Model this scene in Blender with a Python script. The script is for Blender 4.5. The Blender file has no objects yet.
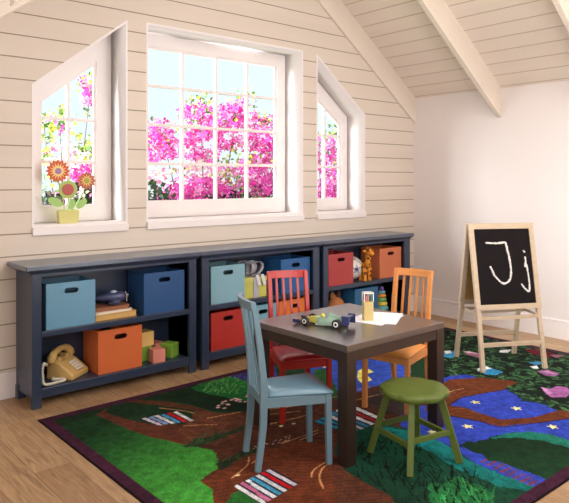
import bpy, bmesh, math, random
import numpy as np
from mathutils import Vector, Matrix
PI = math.pi
COL = bpy.context.scene.collection
random.seed(7)

# ------------------------------------------------------------------ helpers
def lin(c):
    return tuple(((v/255)/12.92 if v/255 <= .04045 else (((v/255)+.055)/1.055)**2.4) for v in c[:3])

def new_mat(name):
    m = bpy.data.materials.new(name); m.use_nodes = True
    nt = m.node_tree; b = nt.nodes['Principled BSDF']
    return m, nt, b

def mat(name, rgb, rough=.5, spec=.5, metal=0, var=.06, vscale=6, bump=0, bscale=200, coat=0):
    m, nt, b = new_mat(name)
    c = lin(rgb)
    tc = nt.nodes.new('ShaderNodeTexCoord')
    no = nt.nodes.new('ShaderNodeTexNoise'); no.inputs['Scale'].default_value = vscale; no.inputs['Detail'].default_value = 4
    nt.links.new(tc.outputs['Object'], no.inputs['Vector'])
    rp = nt.nodes.new('ShaderNodeValToRGB')
    rp.color_ramp.elements[0].position = .3; rp.color_ramp.elements[1].position = .7
    rp.color_ramp.elements[0].color = (*[v*(1-var) for v in c], 1)
    rp.color_ramp.elements[1].color = (*[min(1, v*(1+var)) for v in c], 1)
    nt.links.new(no.outputs['Fac'], rp.inputs['Fac']); nt.links.new(rp.outputs['Color'], b.inputs['Base Color'])
    b.inputs['Roughness'].default_value = rough; b.inputs['Metallic'].default_value = metal
    b.inputs['Specular IOR Level'].default_value = spec
    b.inputs['Coat Weight'].default_value = coat
    if bump:
        n2 = nt.nodes.new('ShaderNodeTexNoise'); n2.inputs['Scale'].default_value = bscale
        nt.links.new(tc.outputs['Object'], n2.inputs['Vector'])
        bp = nt.nodes.new('ShaderNodeBump'); bp.inputs['Strength'].default_value = bump; bp.inputs['Distance'].default_value = .002
        nt.links.new(n2.outputs['Fac'], bp.inputs['Height']); nt.links.new(bp.outputs['Normal'], b.inputs['Normal'])
    return m

def wood(name, rgb, dark, rough=.45, scale=(3, 3, 40), amt=.5):
    m, nt, b = new_mat(name)
    tc = nt.nodes.new('ShaderNodeTexCoord'); mp = nt.nodes.new('ShaderNodeMapping')
    mp.inputs['Scale'].default_value = scale
    nt.links.new(tc.outputs['Object'], mp.inputs['Vector'])
    no = nt.nodes.new('ShaderNodeTexNoise'); no.inputs['Scale'].default_value = 2; no.inputs['Detail'].default_value = 6; no.inputs['Distortion'].default_value = .4
    nt.links.new(mp.outputs['Vector'], no.inputs['Vector'])
    rp = nt.nodes.new('ShaderNodeValToRGB')
    rp.color_ramp.elements[0].position = .5-amt*.5; rp.color_ramp.elements[1].position = .5+amt*.5
    rp.color_ramp.elements[0].color = (*lin(dark), 1); rp.color_ramp.elements[1].color = (*lin(rgb), 1)
    nt.links.new(no.outputs['Fac'], rp.inputs['Fac']); nt.links.new(rp.outputs['Color'], b.inputs['Base Color'])
    b.inputs['Roughness'].default_value = rough
    return m

def groove_mat(name, rgb, line, axis, pitch, off, w=.05, rough=.6):
    m, nt, b = new_mat(name); N = nt.nodes.new; L = nt.links.new
    g = N('ShaderNodeNewGeometry'); s = N('ShaderNodeSeparateXYZ'); L(g.outputs['Position'], s.inputs[0])
    a = N('ShaderNodeMath'); a.operation = 'SUBTRACT'; L(s.outputs[axis], a.inputs[0]); a.inputs[1].default_value = off - pitch/2 + 100*pitch*0
    d = N('ShaderNodeMath'); d.operation = 'DIVIDE'; L(a.outputs[0], d.inputs[0]); d.inputs[1].default_value = pitch
    f = N('ShaderNodeMath'); f.operation = 'FRACT'; L(d.outputs[0], f.inputs[0])
    u = N('ShaderNodeMath'); u.operation = 'SUBTRACT'; L(f.outputs[0], u.inputs[0]); u.inputs[1].default_value = .5
    v = N('ShaderNodeMath'); v.operation = 'ABSOLUTE'; L(u.outputs[0], v.inputs[0])
    mr = N('ShaderNodeMapRange'); L(v.outputs[0], mr.inputs['Value'])
    mr.inputs['From Min'].default_value = w*.5; mr.inputs['From Max'].default_value = w*.75
    mr.inputs['To Min'].default_value = 1; mr.inputs['To Max'].default_value = 0
    no = N('ShaderNodeTexNoise'); no.inputs['Scale'].default_value = 1.5; no.inputs['Detail'].default_value = 5
    L(g.outputs['Position'], no.inputs['Vector'])
    fl = N('ShaderNodeMath'); fl.operation = 'FLOOR'; L(d.outputs[0], fl.inputs[0])
    wn = N('ShaderNodeTexWhiteNoise'); wn.noise_dimensions = '1D'; L(fl.outputs[0], wn.inputs['W'])
    ad = N('ShaderNodeMath'); ad.operation = 'MULTIPLY_ADD'; L(wn.outputs['Value'], ad.inputs[0]); ad.inputs[1].default_value = .5; L(no.outputs['Fac'], ad.inputs[2])
    c = lin(rgb); rp = N('ShaderNodeValToRGB'); L(ad.outputs[0], rp.inputs['Fac'])
    rp.color_ramp.elements[0].position = .3; rp.color_ramp.elements[1].position = 1.1 if False else 1.0
    rp.color_ramp.elements[0].color = (*[x*.965 for x in c], 1); rp.color_ramp.elements[1].color = (*[min(1, x*1.02) for x in c], 1)
    mx = N('ShaderNodeMix'); mx.data_type = 'RGBA'; L(mr.outputs[0], mx.inputs['Factor'])
    L(rp.outputs['Color'], mx.inputs['A']); mx.inputs['B'].default_value = (*lin(line), 1)
    L(mx.outputs['Result'], b.inputs['Base Color'])
    bp = N('ShaderNodeBump'); bp.invert = True; bp.inputs['Strength'].default_value = .5; bp.inputs['Distance'].default_value = .004
    L(mr.outputs[0], bp.inputs['Height']); L(bp.outputs['Normal'], b.inputs['Normal'])
    b.inputs['Roughness'].default_value = rough
    return m

class MB:
    """collects shapes into one mesh"""
    def __init__(s): s.bm = bmesh.new()
    def box(s, x0, x1, y0, y1, z0, z1, M=None):
        vs = [s.bm.verts.new((x, y, z)) for z in (z0, z1) for y in (y0, y1) for x in (x0, x1)]
        for f in ((0, 2, 3, 1), (4, 5, 7, 6), (0, 1, 5, 4), (2, 6, 7, 3), (0, 4, 6, 2), (1, 3, 7, 5)):
            s.bm.faces.new([vs[i] for i in f])
        if M is not None:
            for v in vs: v.co = M @ v.co
        return s
    def hexa(s, bot, top):
        """box from four bottom and four top points (counter-clockwise)"""
        b = [s.bm.verts.new(p) for p in bot]; t = [s.bm.verts.new(p) for p in top]
        s.bm.faces.new(b[::-1]); s.bm.faces.new(t)
        for i in range(4): s.bm.faces.new([b[i], b[(i+1) % 4], t[(i+1) % 4], t[i]])
        return s
    def bar(s, a, b, w, d, up=(0, 0, 1), w2=None, d2=None):
        """rectangular bar a->b, w across, d in the third direction"""
        a = Vector(a); b = Vector(b); ax = (b-a).normalized(); u = Vector(up)
        side = ax.cross(u)
        if side.length < 1e-4: side = ax.cross(Vector((1, 0, 0)))
        side.normalize(); th = side.cross(ax).normalized()
        w2 = w if w2 is None else w2; d2 = d if d2 is None else d2
        r = []
        for p, ww, dd in ((a, w, d), (b, w2, d2)):
            r.append([p+side*ww/2*i+th*dd/2*j for i, j in ((-1, -1), (1, -1), (1, 1), (-1, 1))])
        return s.hexa(*r)
    def strip(s, pts, ws, ds, side=(0, 1, 0)):
        """bar swept along a path, cross section w (along side) x d"""
        side = Vector(side).normalized(); pts = [Vector(p) for p in pts]; rings = []
        for i, p in enumerate(pts):
            t = (pts[min(i+1, len(pts)-1)]-pts[max(i-1, 0)]).normalized()
            th = side.cross(t).normalized(); w = ws[i] if hasattr(ws, '__len__') else ws; d = ds[i] if hasattr(ds, '__len__') else ds
            rings.append([s.bm.verts.new(p+side*w/2*a+th*d/2*b) for a, b in ((-1, -1), (1, -1), (1, 1), (-1, 1))])
        for r0, r1 in zip(rings, rings[1:]):
            for i in range(4): s.bm.faces.new([r0[i], r0[(i+1) % 4], r1[(i+1) % 4], r1[i]])
        s.bm.faces.new(rings[0][::-1]); s.bm.faces.new(rings[-1]); return s
    def tube(s, pts, r, n=8):
        pts = [Vector(p) for p in pts]; rings = []; ref = Vector((.13, .31, .94))
        for i, p in enumerate(pts):
            t = (pts[min(i+1, len(pts)-1)]-pts[max(i-1, 0)]).normalized()
            a = t.cross(ref)
            if a.length < .05: a = t.cross(Vector((1, 0, 0)))
            a.normalize(); b = t.cross(a).normalized(); ref = ref if True else b
            rr = r[i] if hasattr(r, '__len__') else r
            rings.append([s.bm.verts.new(p+(a*math.cos(2*PI*k/n)+b*math.sin(2*PI*k/n))*rr) for k in range(n)])
        for r0, r1 in zip(rings, rings[1:]):
            for i in range(n): s.bm.faces.new([r0[i], r0[(i+1) % n], r1[(i+1) % n], r1[i]])
        s.bm.faces.new(rings[0][::-1]); s.bm.faces.new(rings[-1]); return s
    def lathe(s, prof, n=20, M=None):
        """profile of (radius, z) turned about z"""
        rings = []; new = []
        for r, z in prof:
            if r < 1e-5: v = [s.bm.verts.new((0, 0, z))]
            else: v = [s.bm.verts.new((r*math.cos(2*PI*k/n), r*math.sin(2*PI*k/n), z)) for k in range(n)]
            rings.append(v); new += v
        for a, b in zip(rings, rings[1:]):
            for k in range(n):
                j = (k+1) % n
                if len(a) == 1 and len(b) == 1: continue
                if len(a) == 1: s.bm.faces.new([a[0], b[j], b[k]])
                elif len(b) == 1: s.bm.faces.new([a[k], a[j], b[0]])
                else: s.bm.faces.new([a[k], a[j], b[j], b[k]])
        if len(rings[0]) > 1: s.bm.faces.new(rings[0][::-1])
        if len(rings[-1]) > 1: s.bm.faces.new(rings[-1])
        if M is not None:
            for v in new: v.co = M @ v.co
        return s
    def ball(s, c, r, M=None, u=20, v=12):
        T = Matrix.Translation(c) @ (M or Matrix()) @ Matrix.Diagonal((*(r if hasattr(r, '__len__') else (r, r, r)), 1))
        bmesh.ops.create_uvsphere(s.bm, u_segments=u, v_segments=v, radius=1, matrix=T); return s
    def prism(s, poly, axis, a, b):
        """poly of 2D points extruded along axis from a to b; axis x: (y,z), y: (x,z), z: (x,y)"""
        f = {'x': lambda p, t: (t, p[0], p[1]), 'y': lambda p, t: (p[0], t, p[1]), 'z': lambda p, t: (p[0], p[1], t)}[axis]
        A = [s.bm.verts.new(f(p, a)) for p in poly]; B = [s.bm.verts.new(f(p, b)) for p in poly]; n = len(poly)
        s.bm.faces.new(A); s.bm.faces.new(B[::-1])
        for i in range(n): s.bm.faces.new([A[i], B[i], B[(i+1) % n], A[(i+1) % n]])
        return s
    def plate(s, outline, holes, thick, M):
        """flat plate with holes, drawn in local xy, thickness centred on z, placed with M"""
        cu = bpy.data.curves.new('outline', 'CURVE'); cu.dimensions = '2D'; cu.fill_mode = 'BOTH'; cu.extrude = thick/2
        for pts in [outline]+list(holes):
            sp = cu.splines.new('POLY'); sp.points.add(len(pts)-1); sp.use_cyclic_u = True
            for q, p in zip(sp.points, pts): q.co = (p[0], p[1], 0, 1)
        o = bpy.data.objects.new('outline', cu); me = bpy.data.meshes.new_from_object(o)
        me.transform(M); s.bm.from_mesh(me)
        bpy.data.objects.remove(o); bpy.data.curves.remove(cu); bpy.data.meshes.remove(me); return s
    def build(s, name, m, parent=None, bevel=0, smooth=False, subsurf=0, kind=None, loc=None, rot=None):
        bm = s.bm
        bmesh.ops.remove_doubles(bm, verts=bm.verts, dist=1e-6)
        bmesh.ops.recalc_face_normals(bm, faces=bm.faces)
        me = bpy.data.meshes.new(name); bm.to_mesh(me); bm.free()
        me.materials.append(m)
        o = bpy.data.objects.new(name, me); COL.objects.link(o)
        if parent is not None: o.parent = parent
        if bevel:
            b = o.modifiers.new('edge', 'BEVEL'); b.width = bevel; b.segments = 2; b.limit_method = 'ANGLE'; b.angle_limit = .6
            b.harden_normals = False
        if subsurf:
            q = o.modifiers.new('sub', 'SUBSURF'); q.levels = q.render_levels = subsurf
        if smooth or bevel or subsurf:
            me.polygons.foreach_set('use_smooth', [True]*len(me.polygons))
            if not (smooth or subsurf):
                me.polygons.foreach_set('use_smooth', [False]*len(me.polygons))
        if kind: o['kind'] = kind
        if loc: o.location = loc
        if rot: o.rotation_euler = rot
        return o

XZ = lambda y: Matrix.Translation((0, y, 0)) @ Matrix.Rotation(PI/2, 4, 'X')     # local xy -> world xz at depth y

def thing(name, label, cat, loc=(0, 0, 0), rotz=0, group=None):
    o = bpy.data.objects.new(name, None); COL.objects.link(o); o.empty_display_size = .05
    o.location = loc; o.rotation_euler = (0, 0, rotz); return tag(o, label, cat, group)
def tag(o, label, cat, group=None, kind=None):
    o['label'] = label; o['category'] = cat
    if group: o['group'] = group
    if kind: o['kind'] = kind
    return o
def dup(root, loc, rotz, label, group=None):
    r = root.copy(); COL.objects.link(r); r.location = loc; r.rotation_euler = (0, 0, rotz); r['label'] = label
    if group: r['group'] = group
    for ch in list(root.children):
        c = ch.copy(); COL.objects.link(c); c.parent = r
        for g in list(ch.children):
            d = g.copy(); COL.objects.link(d); d.parent = c
    return r
def remat(root, table):
    """give the copied thing meshes of its own in other colours; table: old material -> new"""
    for c in list(root.children)+[g for ch in root.children for g in ch.children]+([root] if root.type == 'MESH' else []):
        if c.type == 'MESH' and c.data.materials and c.data.materials[0] in table:
            c.data = c.data.copy(); c.data.materials[0] = table[c.data.materials[0]]
# ------------------------------------------------------------------ materials
WHITE = mat('white_gloss_paint', (236, 228, 226), .35, var=.01)
BOARD = groove_mat('painted_boards', (217, 204, 191), (150, 134, 116), 'Z', .1352, .987, .042)
CEIL = groove_mat('painted_ceiling_boards', (228, 214, 201), (190, 172, 154), 'X', .112, .24, .05)
PLASTER = mat('smooth_plaster', (226, 216, 212), .8, var=.012, vscale=1.5)
BEAM = mat('beam_paint', (224, 211, 197), .55, var=.015)
NAVY = mat('navy_lacquer', (44, 56, 78), .3, .6, var=.06)
NAVYTOP = mat('navy_lacquer_top', (44, 56, 78), .3, .8, var=.06, coat=.9)
_b = NAVYTOP.node_tree.nodes['Principled BSDF']; _b.inputs['Coat Roughness'].default_value = .32; _b.inputs['Coat IOR'].default_value = 1.7; _b.inputs['Coat Tint'].default_value = (.82, .9, 1, 1)
TABLEWOOD = wood('espresso_wood', (54, 38, 32), (42, 29, 25), .33, (30, 3, 3), .6)
TABLETOP = TABLEWOOD.copy(); TABLETOP.name = 'espresso_top'
_b = TABLETOP.node_tree.nodes['Principled BSDF']; _b.inputs['Coat Weight'].default_value = 1; _b.inputs['Coat Roughness'].default_value = .3; _b.inputs['Coat IOR'].default_value = 2.1
SKYB = mat('powder_blue_paint', (112, 141, 156), .35, var=.03)
SKYSEAT = mat('powder_blue_vinyl', (112, 148, 168), .3, var=.03, coat=.5)
REDP = mat('red_paint', (172, 36, 28), .35, var=.04); REDSEAT = mat('red_vinyl', (168, 34, 36), .32, var=.04, coat=.3)
ORP = wood('honey_orange_wood', (216, 148, 84), (194, 120, 58), .4, (6, 6, 40), .8); ORSEAT = mat('amber_seat', (222, 146, 72), .35, var=.05)
GREENP = mat('moss_green_paint', (94, 112, 46), .42, var=.06)
PALEWOOD = wood('pale_ash_wood', (206, 186, 160), (184, 162, 134), .5, (8, 8, 30), .8)
BLACKB = mat('chalkboard_black', (22, 16, 18), .85, .2, var=.1)
CHALK = mat('white_chalk', (235, 232, 228), .95, .1, var=.12, vscale=90, bump=1, bscale=400)
CORK = mat('cork_tan', (168, 130, 74), .9, var=.15, vscale=60)

# ------------------------------------------------------------------ setting
YW, XW, ZC, XP = 4.01, 5.19, 2.135, 2.93           # window wall, right wall, eaves height, ridge
ZP = ZC+.73*(XW-XP); XL, YB, XE = -1.6, -2.2, .67
SILL = 1.022
win_polys = {
    1: [(1.402, SILL), (2.045, SILL), (2.045, 2.413), (1.402, 1.912)],
    2: [(2.19, SILL), (3.676, SILL), (3.676, 2.42), (2.19, 2.42)],
    3: [(3.837, SILL), (4.46, SILL), (4.46, 1.924), (3.837, 2.411)]}
mb = MB()
mb.plate([(XL, 0), (XW+.1, 0), (XW+.1, ZC), (XP, ZP+.1), (XE-.1, ZC), (XL, ZC)], list(win_polys.values()), .26, XZ(YW+.13))
mb.build('wall_back', BOARD, kind='structure')
MB().box(XW, XW+.12, YB, YW+.26, 0, ZC+.05).build('wall_right', PLASTER, kind='structure')
MB().box(XL-.12, XL, YB, YW+.26, 0, ZC+.05).build('wall_left', PLASTER, kind='structure')
mb = MB().prism([(XL, 0), (XW+.1, 0), (XW+.1, ZC), (XP, ZP), (XE, ZC), (XL, ZC)], 'y', YB-.12, YB)
mb.build('wall_front', PLASTER, kind='structure')
T = .06
mb = MB()
mb.prism([(XW+.1, ZC-.073), (XP, ZP), (XP, ZP+T), (XW+.1, ZC-.073+T)], 'y', YB-.12, YW+.3)
mb.prism([(XE, ZC), (XE, ZC+T), (XP, ZP+T), (XP, ZP)], 'y', YB-.12, YW+.3)
mb.box(XL-.12, XE, YB-.12, YW+.26, ZC, ZC+T)
mb.build('ceiling', CEIL, kind='structure')

# floor
m, nt, b = new_mat('oak_planks'); N = nt.nodes.new; L = nt.links.new
g = N('ShaderNodeNewGeometry'); s = N('ShaderNodeSeparateXYZ'); L(g.outputs['Position'], s.inputs[0])
cb = N('ShaderNodeCombineXYZ'); L(s.outputs['Y'], cb.inputs['X']); L(s.outputs['X'], cb.inputs['Y'])
mp = N('ShaderNodeMapping'); mp.inputs['Location'].default_value = (-.42, .13, 0); L(cb.outputs[0], mp.inputs['Vector'])
bt = N('ShaderNodeTexBrick'); L(mp.outputs[0], bt.inputs['Vector']); bt.offset = .43; bt.inputs['Scale'].default_value = 1
bt.inputs['Brick Width'].default_value = 1.24; bt.inputs['Row Height'].default_value = .165; bt.inputs['Mortar Size'].default_value = .0018
bt.inputs['Mortar Smooth'].default_value = .4
bt.inputs['Color1'].default_value = (*lin((196, 164, 126)), 1); bt.inputs['Color2'].default_value = (*lin((172, 138, 102)), 1); bt.inputs['Mortar'].default_value = (*lin((128, 100, 72)), 1)
m2 = N('ShaderNodeMapping'); m2.inputs['Scale'].default_value = (1.6, 22, 1); L(cb.outputs[0], m2.inputs['Vector'])
no = N('ShaderNodeTexNoise'); no.inputs['Scale'].default_value = 2.2; no.inputs['Detail'].default_value = 8; no.inputs['Roughness'].default_value = .65; no.inputs['Distortion'].default_value = 1.6
L(m2.outputs[0], no.inputs['Vector'])
rp = N('ShaderNodeValToRGB'); L(no.outputs['Fac'], rp.inputs['Fac'])
rp.color_ramp.elements[0].position = .33; rp.color_ramp.elements[0].color = (.56, .5, .44, 1); rp.color_ramp.elements[1].position = .62; rp.color_ramp.elements[1].color = (1.08, 1.06, 1.04, 1)
mx = N('ShaderNodeMix'); mx.data_type = 'RGBA'; mx.blend_type = 'MULTIPLY'; mx.inputs['Factor'].default_value = .95
L(bt.outputs['Color'], mx.inputs['A']); L(rp.outputs['Color'], mx.inputs['B']); L(mx.outputs['Result'], b.inputs['Base Color'])
bp = N('ShaderNodeBump'); bp.inputs['Strength'].default_value = .12; bp.inputs['Distance'].default_value = .003; L(no.outputs['Fac'], bp.inputs['Height']); L(bp.outputs['Normal'], b.inputs['Normal'])
b.inputs['Roughness'].default_value = .42
MB().box(XL-.12, XW+.12, YB-.12, YW+.26, -.08, 0).build('floor', m, kind='structure')

# baseboards
def base(name, pts0, pts1, n, h=.157):
    pass
mb = MB().box(XL, XW-.014, YW-.014, YW, 0, .142).box(XL, XW-.014, YW-.018, YW, .142, .157); mb.build('baseboard_back', WHITE, kind='structure', bevel=.002)
mb = MB().box(XW-.014, XW, YB, YW, 0, .142).box(XW-.018, XW, YB, YW, .142, .157); mb.build('baseboard_right', WHITE, kind='structure', bevel=.002)

# sloping beams under the ceiling
def beam(n, y0, y1, drop):
    mb = MB(); top = .01
    for sgn in (1, -1):
        X = lambda x: XP+sgn*(x-XP)
        mb.prism([(X(XW), ZC+top), (X(XW), ZC-drop), (X(XP), ZP-drop), (X(XP), ZP+top)], 'y', y0, y1)
    mb.build('trim_%d' % n, BEAM, kind='structure', bevel=.003)
beam(1, YW-.03, YW, .252)
beam(2, 3.04, 3.085, .262)
beam(3, 2.075, 2.12, .262)
beam(4, 1.02, 1.065, .262)

# windows
m, nt, b = new_mat('window_glass'); nt.nodes.remove(b)
tr = nt.nodes.new('ShaderNodeBsdfTransparent'); tr.inputs['Color'].default_value = (.97, .985, .99, 1); gl = nt.nodes.new('ShaderNodeBsdfGlossy'); gl.inputs['Roughness'].default_value = .02
lw = nt.nodes.new('ShaderNodeLayerWeight'); lw.inputs['Blend'].default_value = .5
fp = nt.nodes.new('ShaderNodeMath'); fp.operation = 'POWER'; fp.inputs[1].default_value = 4; nt.links.new(lw.outputs['Facing'], fp.inputs[0])
fr = nt.nodes.new('ShaderNodeMath'); fr.operation = 'MULTIPLY'; fr.inputs[1].default_value = .3; nt.links.new(fp.outputs[0], fr.inputs[0]); ms = nt.nodes.new('ShaderNodeMixShader')
nt.links.new(fr.outputs[0], ms.inputs[0]); nt.links.new(tr.outputs[0], ms.inputs[1]); nt.links.new(gl.outputs[0], ms.inputs[2])
nt.links.new(ms.outputs[0], nt.nodes['Material Output'].inputs['Surface']); GLASS = m
def inset(poly, d, dl=None):
    """inset of a convex polygon by d per edge"""
    n = len(poly); out = []; d = d if hasattr(d, '__len__') else [d]*n
    for i in range(n):
        p0, p1, p2 = [Vector(poly[(i+k) % n]) for k in (-1, 0, 1)]
        a = (p1-p0).normalized(); c = (p2-p1).normalized()
        na = Vector((-a.y, a.x)); nc = Vector((-c.y, c.x))
        # lines: p1+na*d[i-1] along a ; p1+nc*d[i] along c
        A = p1+na*d[i-1]; C = p1+nc*d[i]; den = a.x*c.y-a.y*c.x
        t = ((C-A).x*c.y-(C-A).y*c.x)/den; out.append(tuple(A+a*t))
    return out
for n, (wp, ins, cols, mids) in {1: (win_polys[1], [.115, .128, .135, .128], 2, (1.44, 1.73)), 2: (win_polys[2], [.13, .11, .115, .122], 4, (1.44, 1.73, 2.02)),
                                 3: (win_polys[3], [.115, .105, .135, .12], 2, (1.44, 1.73))}.items():
    root = bpy.data.objects.new('window_%d' % n, None); COL.objects.link(root); root['kind'] = 'structure'
    gp = inset(wp, ins)
    MB().plate(inset(wp, .014), [inset(wp, [a*.5 for a in ins])], .07, XZ(YW+.245)).build('casing', WHITE, root, bevel=.003)
    MB().plate(inset(wp, [a*.5-.004 for a in ins]), [gp], .05, XZ(YW+.235)).build('frame', WHITE, root, bevel=.003)
    MB().plate(inset(gp, -.004), [inset(gp, .012)], .03, XZ(YW+.232)).build('bead', WHITE, root)
    lin_ = MB().plate(inset(wp, -.001), [inset(wp, .013)], .268, XZ(YW+.131)); lin_.build('reveal', WHITE, root)
    mb = MB(); x0, x1 = gp[0][0], gp[1][0]
    def top_at(x):
        (xa, za), (xb, zb) = gp[3], gp[2]
        return za+(zb-za)*(x-xa)/(xb-xa)
    for k in range(1, cols):
        x = x0+(x1-x0)*k/cols; mb.box(x-.011, x+.011, YW+.222, YW+.252, gp[0][1], top_at(x))
    for z in mids:
        mb.box(x0, x1, YW+.224, YW+.25, z-.011, z+.011)
    mb.build('glazing_bars', WHITE, root, bevel=.003)
    MB().plate(inset(gp, -.005), [], .004, XZ(YW+.243)).build('pane', GLASS, root)
    MB().box(wp[0][0]-.001, wp[1][0]+.001, YW-.022, YW+.2, SILL-.05, SILL+.001).build('sill', WHITE, root, bevel=.004)

# ------------------------------------------------------------------ outdoors
GRASS = mat('lawn_green', (120, 150, 90), .9, var=.2, vscale=2)
MB().box(-8, 22, YW+.27, 30, -.4, -.3).build('ground', GRASS, kind='structure')
m, nt, b = new_mat('foliage_tint'); at_ = nt.nodes.new('ShaderNodeVertexColor'); at_.layer_name = 'tint'
nz = nt.nodes.new('ShaderNodeTexNoise'); nz.inputs['Scale'].default_value = 30
mx = nt.nodes.new('ShaderNodeMix'); mx.data_type = 'RGBA'; mx.blend_type = 'MULTIPLY'; mx.inputs['Factor'].default_value = .25
nt.links.new(at_.outputs['Color'], mx.inputs['A']); nt.links.new(nz.outputs['Color'], mx.inputs['B']); nt.links.new(mx.outputs['Result'], b.inputs['Base Color'])
b.inputs['Roughness'].default_value = .7; b.inputs['Subsurface Weight'].default_value = 0; LEAFM = m
BARK = mat('vine_bark', (96, 78, 60), .9, var=.2)
rng = np.random.default_rng(5)
def petals(name, pts, size, cols, parent, kind='stuff'):
    """little folded rhombic blades at the given points, each in its own tint"""
    V = []; Fc = []; C = []
    for p in pts:
        c = cols[rng.integers(len(cols))]; k = rng.uniform(.85, 1.12); c = tuple(min(1, v*k) for v in lin(c))
        nb = 3 if name == 'flowers' else 1
        A = Matrix.Rotation(rng.uniform(0, 2*PI), 3, 'Z') @ Matrix.Rotation(rng.uniform(-1.2, 1.2), 3, 'X') @ Matrix.Rotation(rng.uniform(0, 6.28), 3, 'Y')
        for j in range(nb):
            R = A @ Matrix.Rotation(j*2.1, 3, 'Y'); s_ = size*rng.uniform(.7, 1.25)
            q = [(0, 0, 0), (s_*.42, s_*.12, s_*.5), (0, -s_*.02, s_), (-s_*.42, s_*.12, s_*.5)]
            i = len(V)
            for v in q: V.append(tuple(R @ Vector(v)+Vector(p)))
            Fc += [(i, i+1, i+2), (i, i+2, i+3)]; C += [(*c, 1)]*4
    me = bpy.data.meshes.new(name); me.from_pydata(V, [], Fc)
    ca = me.color_attributes.new('tint', 'FLOAT_COLOR', 'POINT'); ca.data.foreach_set('color', np.array(C, dtype=np.float32).ravel())
    me.materials.append(LEAFM); o = bpy.data.objects.new(name, me); COL.objects.link(o); o.parent = parent; o['kind'] = 'stuff'
    return o
PINK = [(234, 60, 180), (242, 100, 200), (222, 40, 160), (250, 160, 222), (240, 80, 190), (246, 130, 190)]
PALE = [(250, 236, 240), (246, 210, 226), (240, 230, 200), (240, 150, 200)]
LEAFC = [(150, 176, 70), (196, 204, 84), (96, 132, 60), (70, 104, 52), (222, 214, 96)]
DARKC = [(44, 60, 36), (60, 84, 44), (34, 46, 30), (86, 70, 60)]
def blobs(bl, n, spread=.22):
    out = []
    w = np.array([b_[2]*b_[3] for b_ in bl]); w = w/w.sum()
    for i in rng.choice(len(bl), n, p=w):
        x, z, rx, rz, y = bl[i]; a = rng.uniform(0, 2*PI); r = 1.22*rng.uniform(0, 1)**.6
        out.append((x+rx*r*math.cos(a), y+rng.uniform(-spread, spread), z+rz*r*math.sin(a)))
    return out
def bush(label, root_xy, pink, pale, leaf, dark, counts, twigs):
    t = thing('bougainvillea_bush', label, 'bush', (root_xy[0], root_xy[1], -.3), 0)
    off = Vector((-root_xy[0], -root_xy[1], .3))
    mb = MB()
    for (x, z, y) in twigs:
        e = Vector((x, y, z))+off; a = Vector((rng.uniform(-.1, .1), rng.uniform(-.05, .05), 0)); md = a.lerp(e, .55)+Vector((rng.uniform(-.15, .15), 0, .15))
        P_ = [a*(1-u)**2+md*2*u*(1-u)+e*u*u for u in [i/8 for i in range(9)]]
        mb.tube(P_, [.012*(1-.8*i/8) for i in range(9)], 5)
    mb.build('branches', BARK, t)
    sh = lambda P_: [Vector(p)+off for p in P_]
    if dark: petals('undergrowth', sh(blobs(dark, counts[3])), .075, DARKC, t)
    petals('leaves', sh(blobs(leaf+twl(twigs), counts[2])), .05, LEAFC, t)
    if pale: petals('pale_blossoms', sh(blobs(pale, counts[1])), .05, PALE, t)
    petals('flowers', sh(blobs(pink, counts[0])), .04, PINK, t)
def twl(tw): return [(x, z-.08, .07, .12, y) for x, z, y in tw]
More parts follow.
